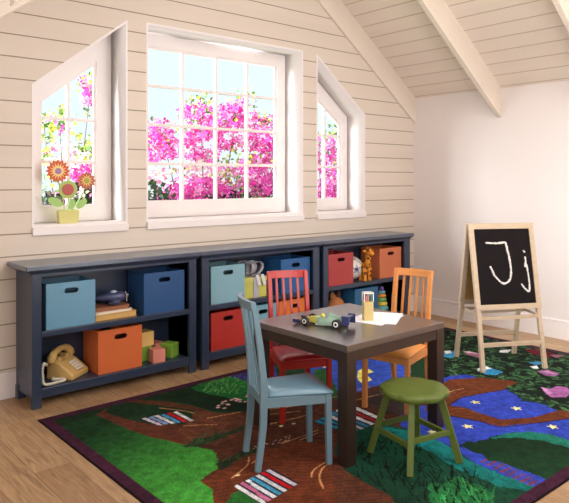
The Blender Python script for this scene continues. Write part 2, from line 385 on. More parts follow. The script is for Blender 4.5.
bush('bougainvillea with dense magenta blossom outside the large window',(3.84, 5.75),[(3.21, 1.77, 0.1, 0.12, 5.7), (3.36, 1.64, 0.1, 0.1, 5.7), (3.18, 1.57, 0.08, 0.06, 5.7), (3.62, 1.74, 0.1, 0.08, 5.7), (3.81, 1.85, 0.09, 0.11, 5.7), (3.65, 2.03, 0.09, 0.07, 5.7), (3.75, 1.58, 0.1, 0.07, 5.7), (3.62, 1.21, 0.15, 0.13, 5.7), (3.44, 1.16, 0.12, 0.09, 5.7), (3.85, 1.21, 0.1, 0.11, 5.7), (3.94, 2.02, 0.08, 0.09, 5.7), (4.03, 1.86, 0.08, 0.09, 5.7), (4.12, 1.7, 0.07, 0.07, 5.7), (4.21, 2.09, 0.08, 0.1, 5.7), (4.25, 1.96, 0.07, 0.07, 5.7), (4.49, 1.77, 0.12, 0.11, 5.7), (4.61, 1.95, 0.09, 0.09, 5.7), (4.68, 1.66, 0.1, 0.14, 5.7), (4.53, 1.49, 0.15, 0.08, 5.7), (4.49, 1.26, 0.18, 0.14, 5.7), (4.71, 1.26, 0.12, 0.16, 5.7), (4.07, 1.21, 0.12, 0.08, 5.7), (4.11, 1.43, 0.08, 0.05, 5.7), (3.27, 1.11, 0.12, 0.04, 5.7), (4.34, 2.01, 0.06, 0.06, 5.7)],[(3.27, 1.37, 0.15, 0.08, 5.7), (3.68, 1.4, 0.11, 0.05, 5.7), (3.91, 1.37, 0.08, 0.05, 5.7), (4.71, 1.43, 0.09, 0.07, 5.7), (4.21, 1.32, 0.11, 0.09, 5.7), (3.75, 1.48, 0.13, 0.06, 5.7)],[(3.81, 2.08, 0.08, 0.09, 5.7), (3.72, 2.16, 0.05, 0.04, 5.7), (4.32, 2.24, 0.04, 0.07, 5.7), (3.87, 1.53, 0.09, 0.08, 5.7), (4.42, 1.54, 0.14, 0.06, 5.7), (4.62, 2.03, 0.11, 0.07, 5.7), (4.03, 1.32, 0.16, 0.09, 5.7), (4.28, 1.15, 0.14, 0.09, 5.7), (3.48, 1.4, 0.06, 0.05, 5.7), (4.63, 1.08, 0.12, 0.06, 5.7), (4.11, 1.97, 0.07, 0.08, 5.7)],[(3.21, 1.11, 0.1, 0.08, 5.7), (3.17, 1.22, 0.04, 0.1, 5.7), (3.33, 1.04, 0.36, 0.05, 5.7), (3.94, 1.05, 0.41, 0.06, 5.7), (4.17, 1.09, 0.14, 0.09, 5.7), (4.56, 1.01, 0.36, 0.06, 5.7), (3.56, 0.98, 0.64, 0.04, 5.7)],(2300,420,700,900),[(3.78, 2.19, 5.75), (4.38, 2.32, 5.8), (4.72, 2.09, 5.8), (3.27, 1.87, 5.7), (4.14, 1.67, 5.7), (3.69, 2.06, 5.8), (4.78, 1.67, 5.7)])
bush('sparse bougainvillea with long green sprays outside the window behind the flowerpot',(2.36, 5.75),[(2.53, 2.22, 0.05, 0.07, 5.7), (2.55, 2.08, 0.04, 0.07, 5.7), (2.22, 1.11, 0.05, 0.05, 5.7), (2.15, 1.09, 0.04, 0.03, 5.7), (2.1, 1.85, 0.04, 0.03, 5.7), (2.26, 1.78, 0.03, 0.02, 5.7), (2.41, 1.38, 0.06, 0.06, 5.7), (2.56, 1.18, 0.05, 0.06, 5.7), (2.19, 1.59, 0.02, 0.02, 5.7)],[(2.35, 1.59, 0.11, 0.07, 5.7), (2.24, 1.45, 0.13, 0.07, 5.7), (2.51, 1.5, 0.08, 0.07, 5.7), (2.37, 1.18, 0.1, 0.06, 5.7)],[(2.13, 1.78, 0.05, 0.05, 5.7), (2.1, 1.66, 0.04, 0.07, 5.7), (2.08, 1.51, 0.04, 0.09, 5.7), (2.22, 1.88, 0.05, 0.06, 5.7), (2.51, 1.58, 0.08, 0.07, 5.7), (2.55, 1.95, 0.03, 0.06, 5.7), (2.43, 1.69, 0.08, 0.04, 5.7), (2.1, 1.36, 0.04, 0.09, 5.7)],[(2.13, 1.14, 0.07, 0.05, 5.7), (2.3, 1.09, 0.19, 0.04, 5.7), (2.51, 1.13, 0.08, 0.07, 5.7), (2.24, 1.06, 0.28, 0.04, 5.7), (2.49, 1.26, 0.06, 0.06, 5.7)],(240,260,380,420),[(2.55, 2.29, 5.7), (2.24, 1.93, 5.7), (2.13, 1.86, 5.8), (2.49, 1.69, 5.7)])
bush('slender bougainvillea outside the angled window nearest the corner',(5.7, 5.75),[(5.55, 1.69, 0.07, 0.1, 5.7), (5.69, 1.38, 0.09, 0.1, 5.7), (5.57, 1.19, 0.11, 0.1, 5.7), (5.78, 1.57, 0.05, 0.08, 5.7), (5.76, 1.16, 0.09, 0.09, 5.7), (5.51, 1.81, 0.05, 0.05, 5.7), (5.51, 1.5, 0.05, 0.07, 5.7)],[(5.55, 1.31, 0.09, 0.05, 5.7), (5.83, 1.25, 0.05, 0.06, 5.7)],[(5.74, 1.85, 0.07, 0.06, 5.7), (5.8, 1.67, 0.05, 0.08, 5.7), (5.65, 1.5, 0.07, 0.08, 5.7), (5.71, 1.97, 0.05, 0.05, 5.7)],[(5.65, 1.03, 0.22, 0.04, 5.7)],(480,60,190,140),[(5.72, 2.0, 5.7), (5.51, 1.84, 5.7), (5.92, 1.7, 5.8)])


# ------------------------------------------------------------------ bookcases
def bookcase(x0, x1, i0, i1, label):
    yf, yb = 3.705, 3.992; w = x1-x0
    t = thing('bookcase', label, 'bookcase', ((x0+x1)/2, (yf+yb)/2, 0), 0, 'navy bookcases under the windows')
    ox, oy = (x0+x1)/2, (yf+yb)/2
    B = lambda mb, a, b_, c, d, e, f: mb.box(a-ox, b_-ox, c-oy, d-oy, e, f)
    ov = .022; ol = .022 if x0 > 1.4 else .042
    B(MB(), x0-ol, x1+ov, yf-.03, YW-.002, .797, .826).build('top', NAVYTOP, t, bevel=.004)
    mb = MB()   # crown moulding, tapered
    a0, a1, b0, b1 = x0-.004-ox, x1+.004-ox, x0-ol+.004-ox, x1+ov-.004-ox
    mb.hexa([(a0, yf-.004-oy, .775), (a1, yf-.004-oy, .775), (a1, yb-oy, .775), (a0, yb-oy, .775)], [(b0, yf-.024-oy, .798), (b1, yf-.024-oy, .798), (b1, yb-oy, .798), (b0, yb-oy, .798)])
    mb.build('crown_moulding', NAVY, t, bevel=.002)
    for xa, xb in ((x0+.006, i0), (i1, x1-.006)):
        B(MB(), xa, min(xa+.022, xb) if xa < ox else xb, yf+.02, yb, .055, .776).build('side_panel', NAVY, t)
    B(MB(), x0+.02, x1-.02, yb-.012, yb, .06, .776).build('back_panel', NAVY, t)
    for xa, xb in ((x0, i0), (i1, x1)):
        B(MB(), xa, xb, yf, yf+.024, 0, .776).build('leg', NAVY, t, bevel=.003)
        B(MB(), xa, xb-.005, yb-.045, yb, 0, .08).build('leg', NAVY, t, bevel=.003)
        # inner cheek that closes the bay behind the stile
        B(MB(), (xb-.02 if xa == x0 else xa), (xb if xa == x0 else xa+.02), yf+.024, yb-.012, .06, .776).build('cheek', NAVY, t)
    B(MB(), i0-.001, i1+.001, yf+.002, yf+.022, .757, .776).build('header_rail', NAVY, t, bevel=.002)
    B(MB(), i0-.001, i1+.001, yf+.006, yb-.012, .404, .438).build('shelf', NAVY, t, bevel=.003)
    B(MB(), i0-.001, i1+.001, yf+.004, yb-.012, .055, .11).build('bottom_shelf', NAVY, t, bevel=.003)
    return t
bookcase(1.295, 2.406, 1.351, 2.350, 'navy bookcase with the toy telephone, under the angled window with the flowerpot')
bookcase(2.452, 3.578, 2.512, 3.512, 'navy middle bookcase holding the gift box with a grey bow')
bookcase(3.624, 4.742, 3.679, 4.660, 'navy bookcase nearest the corner, with the giraffe and ball')

# storage bins
S1, S2 = .110, .438      # shelf heights
def stadium(cx, cy, w, h, n=6):
    r = h/2; out = []
    for k in range(n+1): a = -PI/2+PI*k/n; out.append((cx+w/2-r+r*math.cos(a), cy+r*math.sin(a)))
    for k in range(n+1): a = PI/2+PI*k/n; out.append((cx-w/2+r+r*math.cos(a), cy+r*math.sin(a)))
    return out
DARKR = mat('handle_dark_grommet', (24, 24, 30), .6)  # dark grommet round the handle hole
def bin_(x0, x1, z, h, yf, rgb, label, rot=0, depth=.23, side=None):
    m = mat('bin_%d_%d_%d' % rgb, rgb, .38, var=.05, vscale=3)
    w = x1-x0; t = thing('storage_bin', label, 'storage bin', ((x0+x1)/2, yf+depth/2, z), rot, 'storage bins on the shelves')
    mb = MB(); hole = stadium(0, h-.05, .082, .027)
    for y in (-depth/2+.004, depth/2-.004):
        mb.plate([(-w/2, 0), (w/2, 0), (w/2, h), (-w/2, h)], [hole], .008, XZ(y))
    mb.box(-w/2, -w/2+.008, -depth/2+.008, depth/2-.008, 0, h).box(w/2-.008, w/2, -depth/2+.008, depth/2-.008, 0, h)
    mb.box(-w/2+.008, w/2-.008, -depth/2+.008, depth/2-.008, 0, .008)
    mb.build('body', m, t)
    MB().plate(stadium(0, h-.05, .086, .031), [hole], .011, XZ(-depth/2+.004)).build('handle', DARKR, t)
    return t
LB, DB, OR_, RD = (104, 152, 180), (40, 80, 128), (208, 106, 58), (180, 48, 38)
bin_(1.388, 1.690, S2, .268, 3.735, LB, 'light blue bin on the upper shelf above the telephone')
bin_(2.024, 2.328, S2, .268, 3.735, DB, 'dark blue bin beside the toy plane on the upper shelf')
bin_(1.712, 2.011, S1, .268, 3.74, OR_, 'orange bin beside the telephone')
bin_(2.548, 2.845, S2, .266, 3.735, (128, 170, 184), 'light blue bin beside the gift box, above a red bin')
bin_(3.203, 3.505, S2, .262, 3.74, (40, 92, 146), 'dark blue bin on the upper shelf behind the red chair')
bin_(2.548, 2.845, S1, .266, 3.735, RD, 'red bin on the lower shelf behind the light blue chair')
bin_(2.868, 3.17, S1, .268, 3.735, (118, 166, 180), 'light blue bin on the lower shelf behind the red chair')
bin_(3.188, 3.492, S1, .268, 3.745, (222, 120, 54), 'orange bin on the lower shelf behind the red chair')
bin_(3.712, 4.007, S2, .262, 3.735, (170, 58, 58), 'dull red bin on the upper shelf beside the ball')
bin_(4.352, 4.650, S2, .266, 3.735, (206, 114, 74), 'orange bin on the upper shelf beside the toy giraffe')
bin_(4.034, 4.326, S1, .266, 3.735, (44, 100, 142), 'blue bin beside the stacking rings', 0)

# telephone
TAN = mat('tan_plastic', (204, 168, 104), .35, var=.04); IVORY = mat('ivory_plastic', (226, 220, 206), .4, var=.02)
t = thing('telephone', 'tan push-button telephone with a coiled white cord on the lowest shelf', 'telephone', (1.566, 3.858, S1), math.radians(-53.5))
hw = .09
mb = MB()
prof = [(-.088, .0), (.09, 0), (.092, .032), (.0, .098), (-.05, .112), (-.088, .095)]
A_ = [mb.bm.verts.new((x, -hw-(.004 if z == 0 else 0), z)) for x, z in prof]; B_ = [mb.bm.verts.new((x, hw+(.004 if z == 0 else 0), z)) for x, z in prof]
mb.bm.faces.new(A_); mb.bm.faces.new(B_[::-1])
for i in range(6): mb.bm.faces.new([A_[i], B_[i], B_[(i+1) % 6], A_[(i+1) % 6]])
mb.build('body', TAN, t, bevel=.009)
slope = math.atan2(.066, .092)
K = Matrix.Translation((.049, .012, .066)) @ Matrix.Rotation(slope, 4, 'Y')
mb = MB().box(-.042, .042, -.042, .042, -.004, .002, K); mb.build('keypad_plate', mat('keypad_tan', (186, 150, 92), .5), t, bevel=.002)
for r in range(4):
    for c in range(3):
        MB().box(-.008, .008, -.009, .009, 0, .007, K @ Matrix.Translation((-.030+.02*r, -.026+.026*c, .001))).build('key', IVORY, t, bevel=.002)
for yy in (-.045, .045):
    MB().box(-.085, -.02, yy-.012, yy+.012, .09, .125).build('cradle', TAN, t, bevel=.006)
mb = MB()
hp = [(-.05, -.105, .095), (-.05, -.1, .12), (-.05, -.08, .15), (-.05, -.04, .163), (-.05, .0, .166), (-.05, .04, .163), (-.05, .08, .15), (-.05, .1, .12), (-.05, .105, .095)]
mb.tube(hp, [.034, .035, .027, .02, .0185, .02, .027, .035, .034], 14)
hs = mb.build('handset', TAN, t, smooth=True, subsurf=1)
# coiled cord, from the mouthpiece down to the shelf and round to the phone
R_ = Matrix.Rotation(math.radians(53.5), 3, 'Z')
wp_ = [(1.415, 3.80, .215), (1.383, 3.765, .235), (1.370, 3.748, .205), (1.368, 3.738, .16), (1.372, 3.732, .128), (1.40, 3.728, .1215), (1.44, 3.731, .1215), (1.482, 3.737, .1215), (1.505, 3.752, .1215), (1.50, 3.775, .1215), (1.475, 3.79, .1215), (1.452, 3.80, .122), (1.46, 3.815, .125)]
wp_ = [Vector(p) for p in wp_]
def cat(P_, n):
    out = []
    P_ = [P_[0]*2-P_[1]]+P_+[P_[-1]*2-P_[-2]]
    for i in range(1, len(P_)-2):
        for k in range(n):
            u = k/n; a, b_, c, d = P_[i-1:i+3]
            out.append(.5*((2*b_)+(-a+c)*u+(2*a-5*b_+4*c-d)*u*u+(-a+3*b_-3*c+d)*u**3))
    out.append(P_[-2]); return out
cp = cat(wp_, 36); hel = []
for i, p in enumerate(cp):
    tn = (cp[min(i+1, len(cp)-1)]-cp[max(i-1, 0)]).normalized(); a = tn.cross(Vector((.3, .2, .93))).normalized(); b_ = tn.cross(a)
    q = p+(a*math.cos(i*.95)+b_*math.sin(i*.95))*.0065
    q.z = max(q.z, S1+.003)
    hel.append(R_ @ (q-Vector((1.566, 3.858, S1))))
MB().tube(hel, .0033, 5).build('cord', IVORY, t, smooth=True)

# books and toy plane
def book(x0, x1, y0, y1, z, h, rgb, rot, label, page=(226, 214, 190)):
    t = thing('book', label, 'book', ((x0+x1)/2, (y0+y1)/2, z), rot, 'books under the toy plane')
    w, d = (x1-x0)/2, (y1-y0)/2; c = mat('cover_%d' % rgb[0], rgb, .5)
    MB().box(-w, w, -d, d, 0, .003).box(-w, w, -d, d, h-.003, h).box(-w, w, d-.004, d, .003, h-.003).build('cover', c, t)
    MB().box(-w+.004, w-.004, -d+.004, d-.004, .003, h-.003).build('pages', mat('paper_%d' % rgb[0], page, .8), t)
book(1.702, 1.985, 3.76, 3.95, S2, .036, (196, 150, 84), 0, 'thick tan book at the bottom of the stack under the toy plane', (206, 166, 100))
book(1.702, 1.955, 3.77, 3.95, S2+.036, .016, (226, 214, 200), .05, 'thin white book in the middle of the stack under the plane')
book(1.702, 1.945, 3.775, 3.945, S2+.052, .026, (150, 92, 62), -.04, 'brown book on top of the stack under the toy plane', (150, 100, 70))
SLATE = mat('slate_toy', (66, 72, 106), .3, var=.08)
t = thing('toy_airplane', 'dark slate toy plane lying on the stacked books', 'toy plane', (1.845, 3.85, S2+.078), math.radians(-12))
RX = Matrix.Rotation(PI/2, 4, 'Y')
MB().lathe([(0, -.13), (.010, -.125), (.018, -.07), (.03, -.01), (.034, .04), (.031, .075), (.022, .095), (0, .1)], 18, Matrix.Translation((0, 0, .045)) @ RX).build('fuselage', SLATE, t, smooth=True)
MB().prism([(-.012, -.12), (.035, -.12), (.05, 0), (.035, .12), (-.012, .12), (-.02, 0)], 'z', .03, .038).build('wing', SLATE, t, bevel=.003)
MB().prism([(-.125, -.045), (-.1, -.045), (-.09, 0), (-.1, .045), (-.125, .045)], 'z', .05, .055).build('tail_wing', SLATE, t)
MB().prism([(-.13, .045), (-.085, .05), (-.11, .095), (-.13, .095)], 'y', -.003, .003).build('tail_fin', SLATE, t)
MB().ball((.02, 0, .075), (.022, .014, .014)).build('canopy', mat('clear_canopy', (180, 190, 205), .15), t, smooth=True)
mb = MB().ball((.104, 0, .045), .008)
for a in (0.6, 2.7, 4.8): mb.bar((.104, 0, .045), (.106, .036*math.cos(a), .045+.036*math.sin(a)), .009, .003, up=(1, 0, 0))
mb.build('propeller', IVORY, t)
for yy in (-.035, .035): MB().tube([(-.02, yy, .012), (.05, yy, .012)], [.011, .012], 8).build('float', SLATE, t, smooth=True)

# wooden blocks
def block(x, y, z, s_, rgb, rot, label):
    m = mat('block_%d_%d' % rgb[:2], rgb, .5, var=.04)
    o = MB().box(-s_/2, s_/2, -s_/2, s_/2, 0, s_).build('toy_block', m, bevel=.003)
    o.location = (x, y, z); o.rotation_euler = (0, 0, rot); tag(o, label, 'toy block', 'toy blocks beside the orange bin')
block(2.082, 3.87, S1, .098, (120, 160, 60), 0, 'green block half hidden behind the orange bin, under the tan block')
block(2.096, 3.868, S1+.098, .094, (224, 188, 112), .08, 'tan block resting on top of a green block')
block(2.138, 3.772, S1, .086, (222, 140, 124), -.12, 'pink block in front of the stacked blocks')
block(2.2, 3.9, S1, .094, (212, 132, 110), .3, 'dusky pink block mostly hidden behind the pink one')
block(2.268, 3.828, S1, .092, (128, 176, 62), .5, 'green block standing alone at the shelf end')

# gift box
YG = mat('lime_paper', (190, 186, 88), .5); GREY = mat('grey_satin_ribbon', (172, 170, 178), .35, var=.1)
t = thing('gift_box', 'lime green gift box tied with a big grey bow', 'gift box', (2.962, 3.85, S2), 0)
MB().box(-.105, .105, -.095, .095, 0, .122).build('box', YG, t, bevel=.002)
MB().box(-.11, .11, -.1, .1, .122, .152).build('lid', mat('lime_lid', (198, 194, 100), .5), t, bevel=.002)
mb = MB().box(-.024, .024, -.1015, .1015, .0, .1535).box(-.112, .112, -.022, .022, 0, .1535); mb.build('ribbon', GREY, t)
for a0, tilt, L_ in ((.12, .42, .135), (PI-.12, .75, .12), (.5, 1.1, .095), (-1.4, .7, .1), (2.4, 1.15, .1)):
    pts = []
    for k in range(13):
        u = 2*PI*k/12; r = L_*.56*(1-math.cos(u)); h = L_*.36*math.sin(u)
        pts.append((math.cos(a0)*(r*math.cos(tilt)-h*math.sin(tilt)), math.sin(a0)*.7*(r*math.cos(tilt)-h*math.sin(tilt)), .158+r*math.sin(tilt)+h*math.cos(tilt)+.01))
    MB().strip(pts, [.022+.036*math.sin(PI*k/12) for k in range(13)], .0025, side=(-math.sin(a0), math.cos(a0), 0)).build('bow_loop', GREY, t, smooth=True)
for dx in (-.0, .05):
    MB().strip([(dx, -.06, .165), (dx+.01, -.1, .166), (dx+.014, -.108, .14), (dx+.024, -.112, .09)], .028, .002, side=(1, 0, .1)).build('ribbon_tail', mat('ribbon_tail_pale', (206, 206, 212), .35), t)
MB().ball((0, -.01, .172), (.022, .022, .018)).build('bow_knot', GREY, t, smooth=True)

# ball with blue stars
m, nt, b = new_mat('star_ball'); N = nt.nodes.new; L = nt.links.new
b.inputs['Base Color'].default_value = (*lin((232, 226, 214)), 1); b.inputs['Roughness'].default_value = .35
NAVYS = mat('royal_blue_print', (40, 56, 120), .35)
no = N('ShaderNodeTexNoise'); no.inputs['Scale'].default_value = 4; rp = N('ShaderNodeValToRGB'); L(no.outputs['Fac'], rp.inputs['Fac'])
rp.color_ramp.elements[0].color = (*lin((226, 218, 206)), 1); rp.color_ramp.elements[1].color = (*lin((240, 236, 226)), 1); L(rp.outputs['Color'], b.inputs['Base Color'])
RB = .104
t = thing('ball', 'white ball with navy stars between the dull red bin and the giraffe', 'ball', (4.128, 3.873, S2), .2)
MB().ball((0, 0, RB), RB, u=32, v=20).build('surface', m, t, smooth=True)
def on_ball(mb, d, upv, poly):
    d = Vector(d).normalized(); a = Vector(upv).cross(d).normalized(); b_ = d.cross(a)
    vs = [mb.bm.verts.new(Vector((0, 0, RB))+((d+a*x+b_*y).normalized())*(RB+.0012)) for x, y in poly]
    c = mb.bm.verts.new(Vector((0, 0, RB))+d*(RB+.0012))
    for i in range(len(vs)): mb.bm.faces.new([c, vs[i], vs[(i+1) % len(vs)]])
star5 = [((.44 if k % 2 == 0 else .17)*math.sin(k*PI/5), (.44 if k % 2 == 0 else .17)*math.cos(k*PI/5)) for k in range(10)]
for d in ((-.50, -.87, 0), (.9, -.4, .9), (-.9, -.5, 1.3), (.8, -.5, -.8), (-.9, -.5, -1.4), (0, .8, .6), (.9, .6, -.2), (-.9, .5, -.1)):
    mb = MB(); on_ball(mb, d, (0, 0, 1), star5); mb.build('star', NAVYS, t)
for rot in ((0, .7, .3), (1.2, -.5, .2), (.2, 2.2, .5)):
    mb = MB(); ringp = []
    M_ = Matrix.Rotation(rot[0], 3, 'X') @ Matrix.Rotation(rot[1], 3, 'Y')
    for k in range(33):
        a = 2*PI*k/32; ringp.append(Vector((0, 0, RB))+M_ @ (Vector((math.cos(a)*.93, math.sin(a)*.93, .37)))*(RB-.0005))
    mb.tube(ringp, .0022, 6); mb.build('seam', NAVYS, t, smooth=True)

# giraffe
GIR = mat('giraffe_plush', (226, 146, 44), .8, var=.08, bump=.4); SPOT = mat('giraffe_spot', (120, 62, 24), .85)
t = thing('toy_giraffe', 'orange spotted toy giraffe standing beside the ball', 'toy', (4.186, 3.755, S2), math.radians(-100))
mb = MB()   # local: faces +x
mb.ball((-.01, 0, .115), (.052, .036, .045)); mb.tube([(.02, 0, .125), (.034, 0, .17), (.036, 0, .215), (.04, 0, .25)], [.034, .026, .022, .022], 12)
mb.ball((.05, 0, .252), (.036, .03, .028)); mb.ball((.082, 0, .243), (.026, .022, .018))
mb.build('body', GIR, t, smooth=True)
for xx, yy in ((.02, .026), (.02, -.026), (-.045, .024), (-.045, -.024)):
    lg = MB().tube([(xx, yy, .115), (xx, yy, .06), (xx+.002, yy, .02), (xx+.006, yy, 0)], [.021, .015, .016, .019], 10).build('leg', GIR, t, smooth=True)
for yy in (-1, 1):
    MB().tube([(.04, yy*.014, .272), (.038, yy*.017, .296)], [.005, .004], 6).build('horn', GIR, t)
    MB().ball((.038, yy*.018, .299), .009).build('horn_tip', SPOT, t, smooth=True)
    MB().ball((.035, yy*.04, .262), (.007, .019, .012)).build('ear', GIR, t, smooth=True)
    MB().ball((.072, yy*.018, .262), .005).build('eye', mat('black_bead', (15, 12, 12), .2), t, smooth=True)
MB().tube([(-.06, 0, .12), (-.075, 0, .09), (-.077, 0, .06)], [.005, .004, .009], 6).build('tail', SPOT, t)
for p in ((.04, .022, .13), (.04, -.02, .115), (.048, .0, .15), (.054, .012, .18), (.054, -.012, .2), (.056, .01, .222), (0, .034, .13), (-.02, .033, .1), (.0, -.034, .12), (-.03, -.032, .12), (.036, .03, .085), (.037, -.03, .07), (.034, .028, .045), (-.03, 0, .158), (.035, 0, .125), (.06, .02, .275), (.06, -.02, .272)):
    MB().ball(p, (.014, .0125, .013), u=8, v=6).build('spot', SPOT, t, smooth=True)

# brown plush
BRN = mat('brown_plush', (176, 112, 62), .9, var=.12, vscale=20, bump=.5); DBR = mat('dark_brown_plush', (84, 50, 34), .9)
t = thing('plush_dog', 'brown plush animal with a pointed ear lying beside the blue bin', 'plush toy', (3.865, 3.835, S1), 0); t.scale = (1.0, 1.0, 1.12)
mb = MB().ball((0, 0, .07), (.15, .075, .072)).ball((.02, -.01, .12), (.085, .065, .07)).ball((.1, -.03, .09), (.06, .05, .045))
mb.build('body', BRN, t, smooth=True)
for x, r in ((-.005, -.2), (.045, .5)):
    MB().lathe([(.034, 0), (.026, .03), (.012, .06), (0, .075)], 10, Matrix.Translation((x, 0, .17)) @ Matrix.Rotation(r, 4, 'Y')).build('ear', DBR if r > 0 else BRN, t, smooth=True)
for x in (-.08, .08): MB().ball((x, -.06, .022), (.05, .03, .022)).build('paw', BRN, t, smooth=True)
MB().ball((.152, -.05, .1), .012).build('nose', DBR, t, smooth=True)
for x in (.08, .12): MB().ball((x, -.072, .125), .007).build('eye', mat('bead_eye', (14, 12, 12), .2), t)

# stacking rings
t = thing('stacking_rings', 'stacking ring toy of pastel rings beside the blue bin', 'stacking toy', (4.425, 3.78, S1), 0)
MB().lathe([(.064, 0), (.066, .01), (.06, .026), (.045, .034), (0, .034)], 24).build('base', mat('beech_tan', (190, 140, 96), .5), t, smooth=True)
z = .034
for r, h, c in ((.062, .042, (96, 176, 176)), (.055, .038, (226, 196, 74)), (.049, .036, (104, 170, 96)), (.043, .033, (232, 150, 70)), (.036, .03, (120, 170, 190))):
    prof = [(.012, z)]+[(r-h/2+h/2*math.cos(a), z+h/2+h/2*math.sin(a)) for a in [-PI/2+PI*k/8 for k in range(9)]]+[(.012, z+h)]
    MB().lathe(prof, 24).build('ring', mat('ring_%d' % c[0], c, .3), t, smooth=True); z += h*.98
MB().ball((0, 0, z+.02), (.023, .023, .022)).build('knob', mat('violet_gloss', (120, 90, 170), .25), t, smooth=True)

# flower craft in pot on the sill
LIME = mat('pot_yellow', (214, 208, 132), .6); LG = mat('felt_green', (166, 204, 122), .8)
t = thing('flower_pot_craft', 'square pale yellow pot of three felt flowers on the windowsill', 'flowerpot', (1.658, 4.085, SILL+.001), math.radians(-8))
MB().hexa([(-.06, -.035, 0), (.06, -.035, 0), (.06, .035, 0), (-.06, .035, 0)], [(-.066, -.04, .098), (.066, -.04, .098), (.066, .04, .098), (-.066, .04, .098)]).build('pot', LIME, t, bevel=.004)
MB().box(-.056, .056, -.032, .032, .09, .1).build('soil', mat('moss_fill', (190, 206, 130), .9), t)
def flower(x, z, r, n, outer, mid, centre, y=0, inner=.5):
    mb = MB(); pts = []
    for k in range(2*n):
        a = PI*k/n; rr = r if k % 2 == 0 else r*(.76 if n > 8 else .93); pts.append((x+rr*math.sin(a), z+rr*math.cos(a)))
    mb.prism(pts, 'y', y-.004, y+.004); f = mb.build('flower', outer, t)
    if mid:
        mb = MB(); pts = []
        for k in range(2*n):
            a = PI*k/n; rr = r*.72 if k % 2 == 0 else r*.36; pts.append((x+rr*math.sin(a), z+rr*math.cos(a)))
        mb.prism(pts, 'y', y-.007, y-.004); mb.build('petal_layer', mid, f)
    MB().lathe([(r*inner, 0), (r*inner, .004), (r*inner*.8, .006), (0, .006)], 20, Matrix.Translation((x, y-.005, z)) @ Matrix.Rotation(PI/2, 4, 'X')).build('flower_centre', centre, f)
flower(-.012-.052, .352, .078, 16, mat('felt_rust', (206, 100, 60), .8), mat('felt_cream', (244, 214, 150), .8), mat('felt_lilac', (170, 130, 170), .8), -.012, .26)
flower(-.004, .232, .062, 7, mat('felt_sage', (180, 196, 112), .8), None, mat('felt_rose', (190, 100, 96), .8), -.02, .6)
flower(.118, .29, .062, 12, mat('felt_brick', (192, 104, 88), .8), mat('felt_butter', (228, 196, 120), .8), mat('felt_olive', (176, 168, 90), .8), -.012, .28)
for a, b_ in (((-.02, 0, .09), (-.064, 0, .3)), ((0, -.01, .09), (-.004, -.012, .2)), ((.02, 0, .09), (.115, 0, .25))):
    MB().tube([a, Vector(a).lerp(Vector(b_), .5)+Vector((.01, 0, 0)), b_], .004, 6).build('stem', LG, t)
for (x, z, ang, l) in ((-.04, .13, 1.1, .1), (.012, .1, -.2, .075), (.05, .11, -.85, .085)):
    mb = MB(); ca, sa = math.cos(ang), math.sin(ang); pts = []
    for k in range(12):
        u = 2*PI*k/12; px = l*.27*math.sin(u); pz = l*.5*(1-math.cos(u)); pts.append((x+px*ca-pz*sa, z+px*sa+pz*ca))
    mb.prism(pts, 'y', -.03, -.026); mb.build('leaf', LG, t)

RUGZ = .006
# ------------------------------------------------------------------ table and what is on it
TZ = .563
t = thing('play_table', 'square dark brown children\'s table with a toy race car on it', 'table', (2.487, 2.354, 0), 0)
hx, hy = .3735, .347
MB().box(-hx, hx, -hy, hy, TZ-.032, TZ).build('tabletop', TABLETOP, t, bevel=.003)
for sx in (-1, 1):
    for sy in (-1, 1):
        a, b_ = sx*(hx-.002), sx*(hx-.064); c, d = sy*(hy-.002), sy*(hy-.064)
        MB().box(min(a, b_), max(a, b_), min(c, d), max(c, d), RUGZ, TZ-.032).build('leg', TABLEWOOD, t, bevel=.002)
for sx in (-1, 1):
    a = sx*(hx-.006); MB().box(min(a, a-sx*.022), max(a, a-sx*.022), -hy+.064, hy-.064, TZ-.083, TZ-.032).build('apron', TABLEWOOD, t)
for sy in (-1, 1):
    a = sy*(hy-.006); MB().box(-hx+.064, hx-.064, min(a, a-sy*.022), max(a, a-sy*.022), TZ-.083, TZ-.032).build('apron', TABLEWOOD, t)

PAPER = mat('white_paper', (240, 240, 244), .7, var=.01)
for i, (x, y, r, lab) in enumerate(((2.678, 2.295, -1.02, 'upper white drawing sheet lying askew under the pencil box'), (2.655, 2.31, -1.3, 'lower white drawing sheet on the table, showing beneath the other'))):
    z = TZ+.0022 if i == 0 else TZ+.0005
    o = MB().box(-.105, .105, -.145, .145, 0, .001).build('paper_sheet', PAPER); o.location = (x, y, z); o.rotation_euler = (0, 0, r); tag(o, lab, 'paper', 'drawing paper on the table')

# pencil box
px_, py_ = 2.578, 2.297
t = thing('pencil_box', 'clear pencil box with a tan label on the table', 'pencil box', (px_, py_, TZ+.0034), math.radians(-33))
CLR = GLASS
MB().box(-.026, .026, -.021, .021, 0, .102).build('label_wrap', mat('kraft_yellow', (190, 168, 108), .6), t, bevel=.002)
mb = MB()
for sx in (-1, 1):
    for sy in (-1, 1): mb.box(sx*.025-.002, sx*.025+.002, sy*.02-.002, sy*.02+.002, .1, .148)
mb.box(-.027, .027, -.022, -.018, .144, .15).box(-.027, .027, .018, .022, .144, .15).box(-.027, -.023, -.018, .018, .144, .15).box(.023, .027, -.018, .018, .144, .15)
mb.build('rim', mat('clear_white_plastic', (226, 224, 218), .2), t)
mb = MB().box(-.025, .025, -.0205, -.0198, .102, .145).box(-.025, .025, .0198, .0205, .102, .145).box(-.0255, -.0248, -.0195, .0195, .102, .145).box(.0248, .0255, -.0195, .0195, .102, .145); mb.build('clear_wall', CLR, t)
Rp = Matrix.Rotation(math.radians(-33), 3, 'Z')
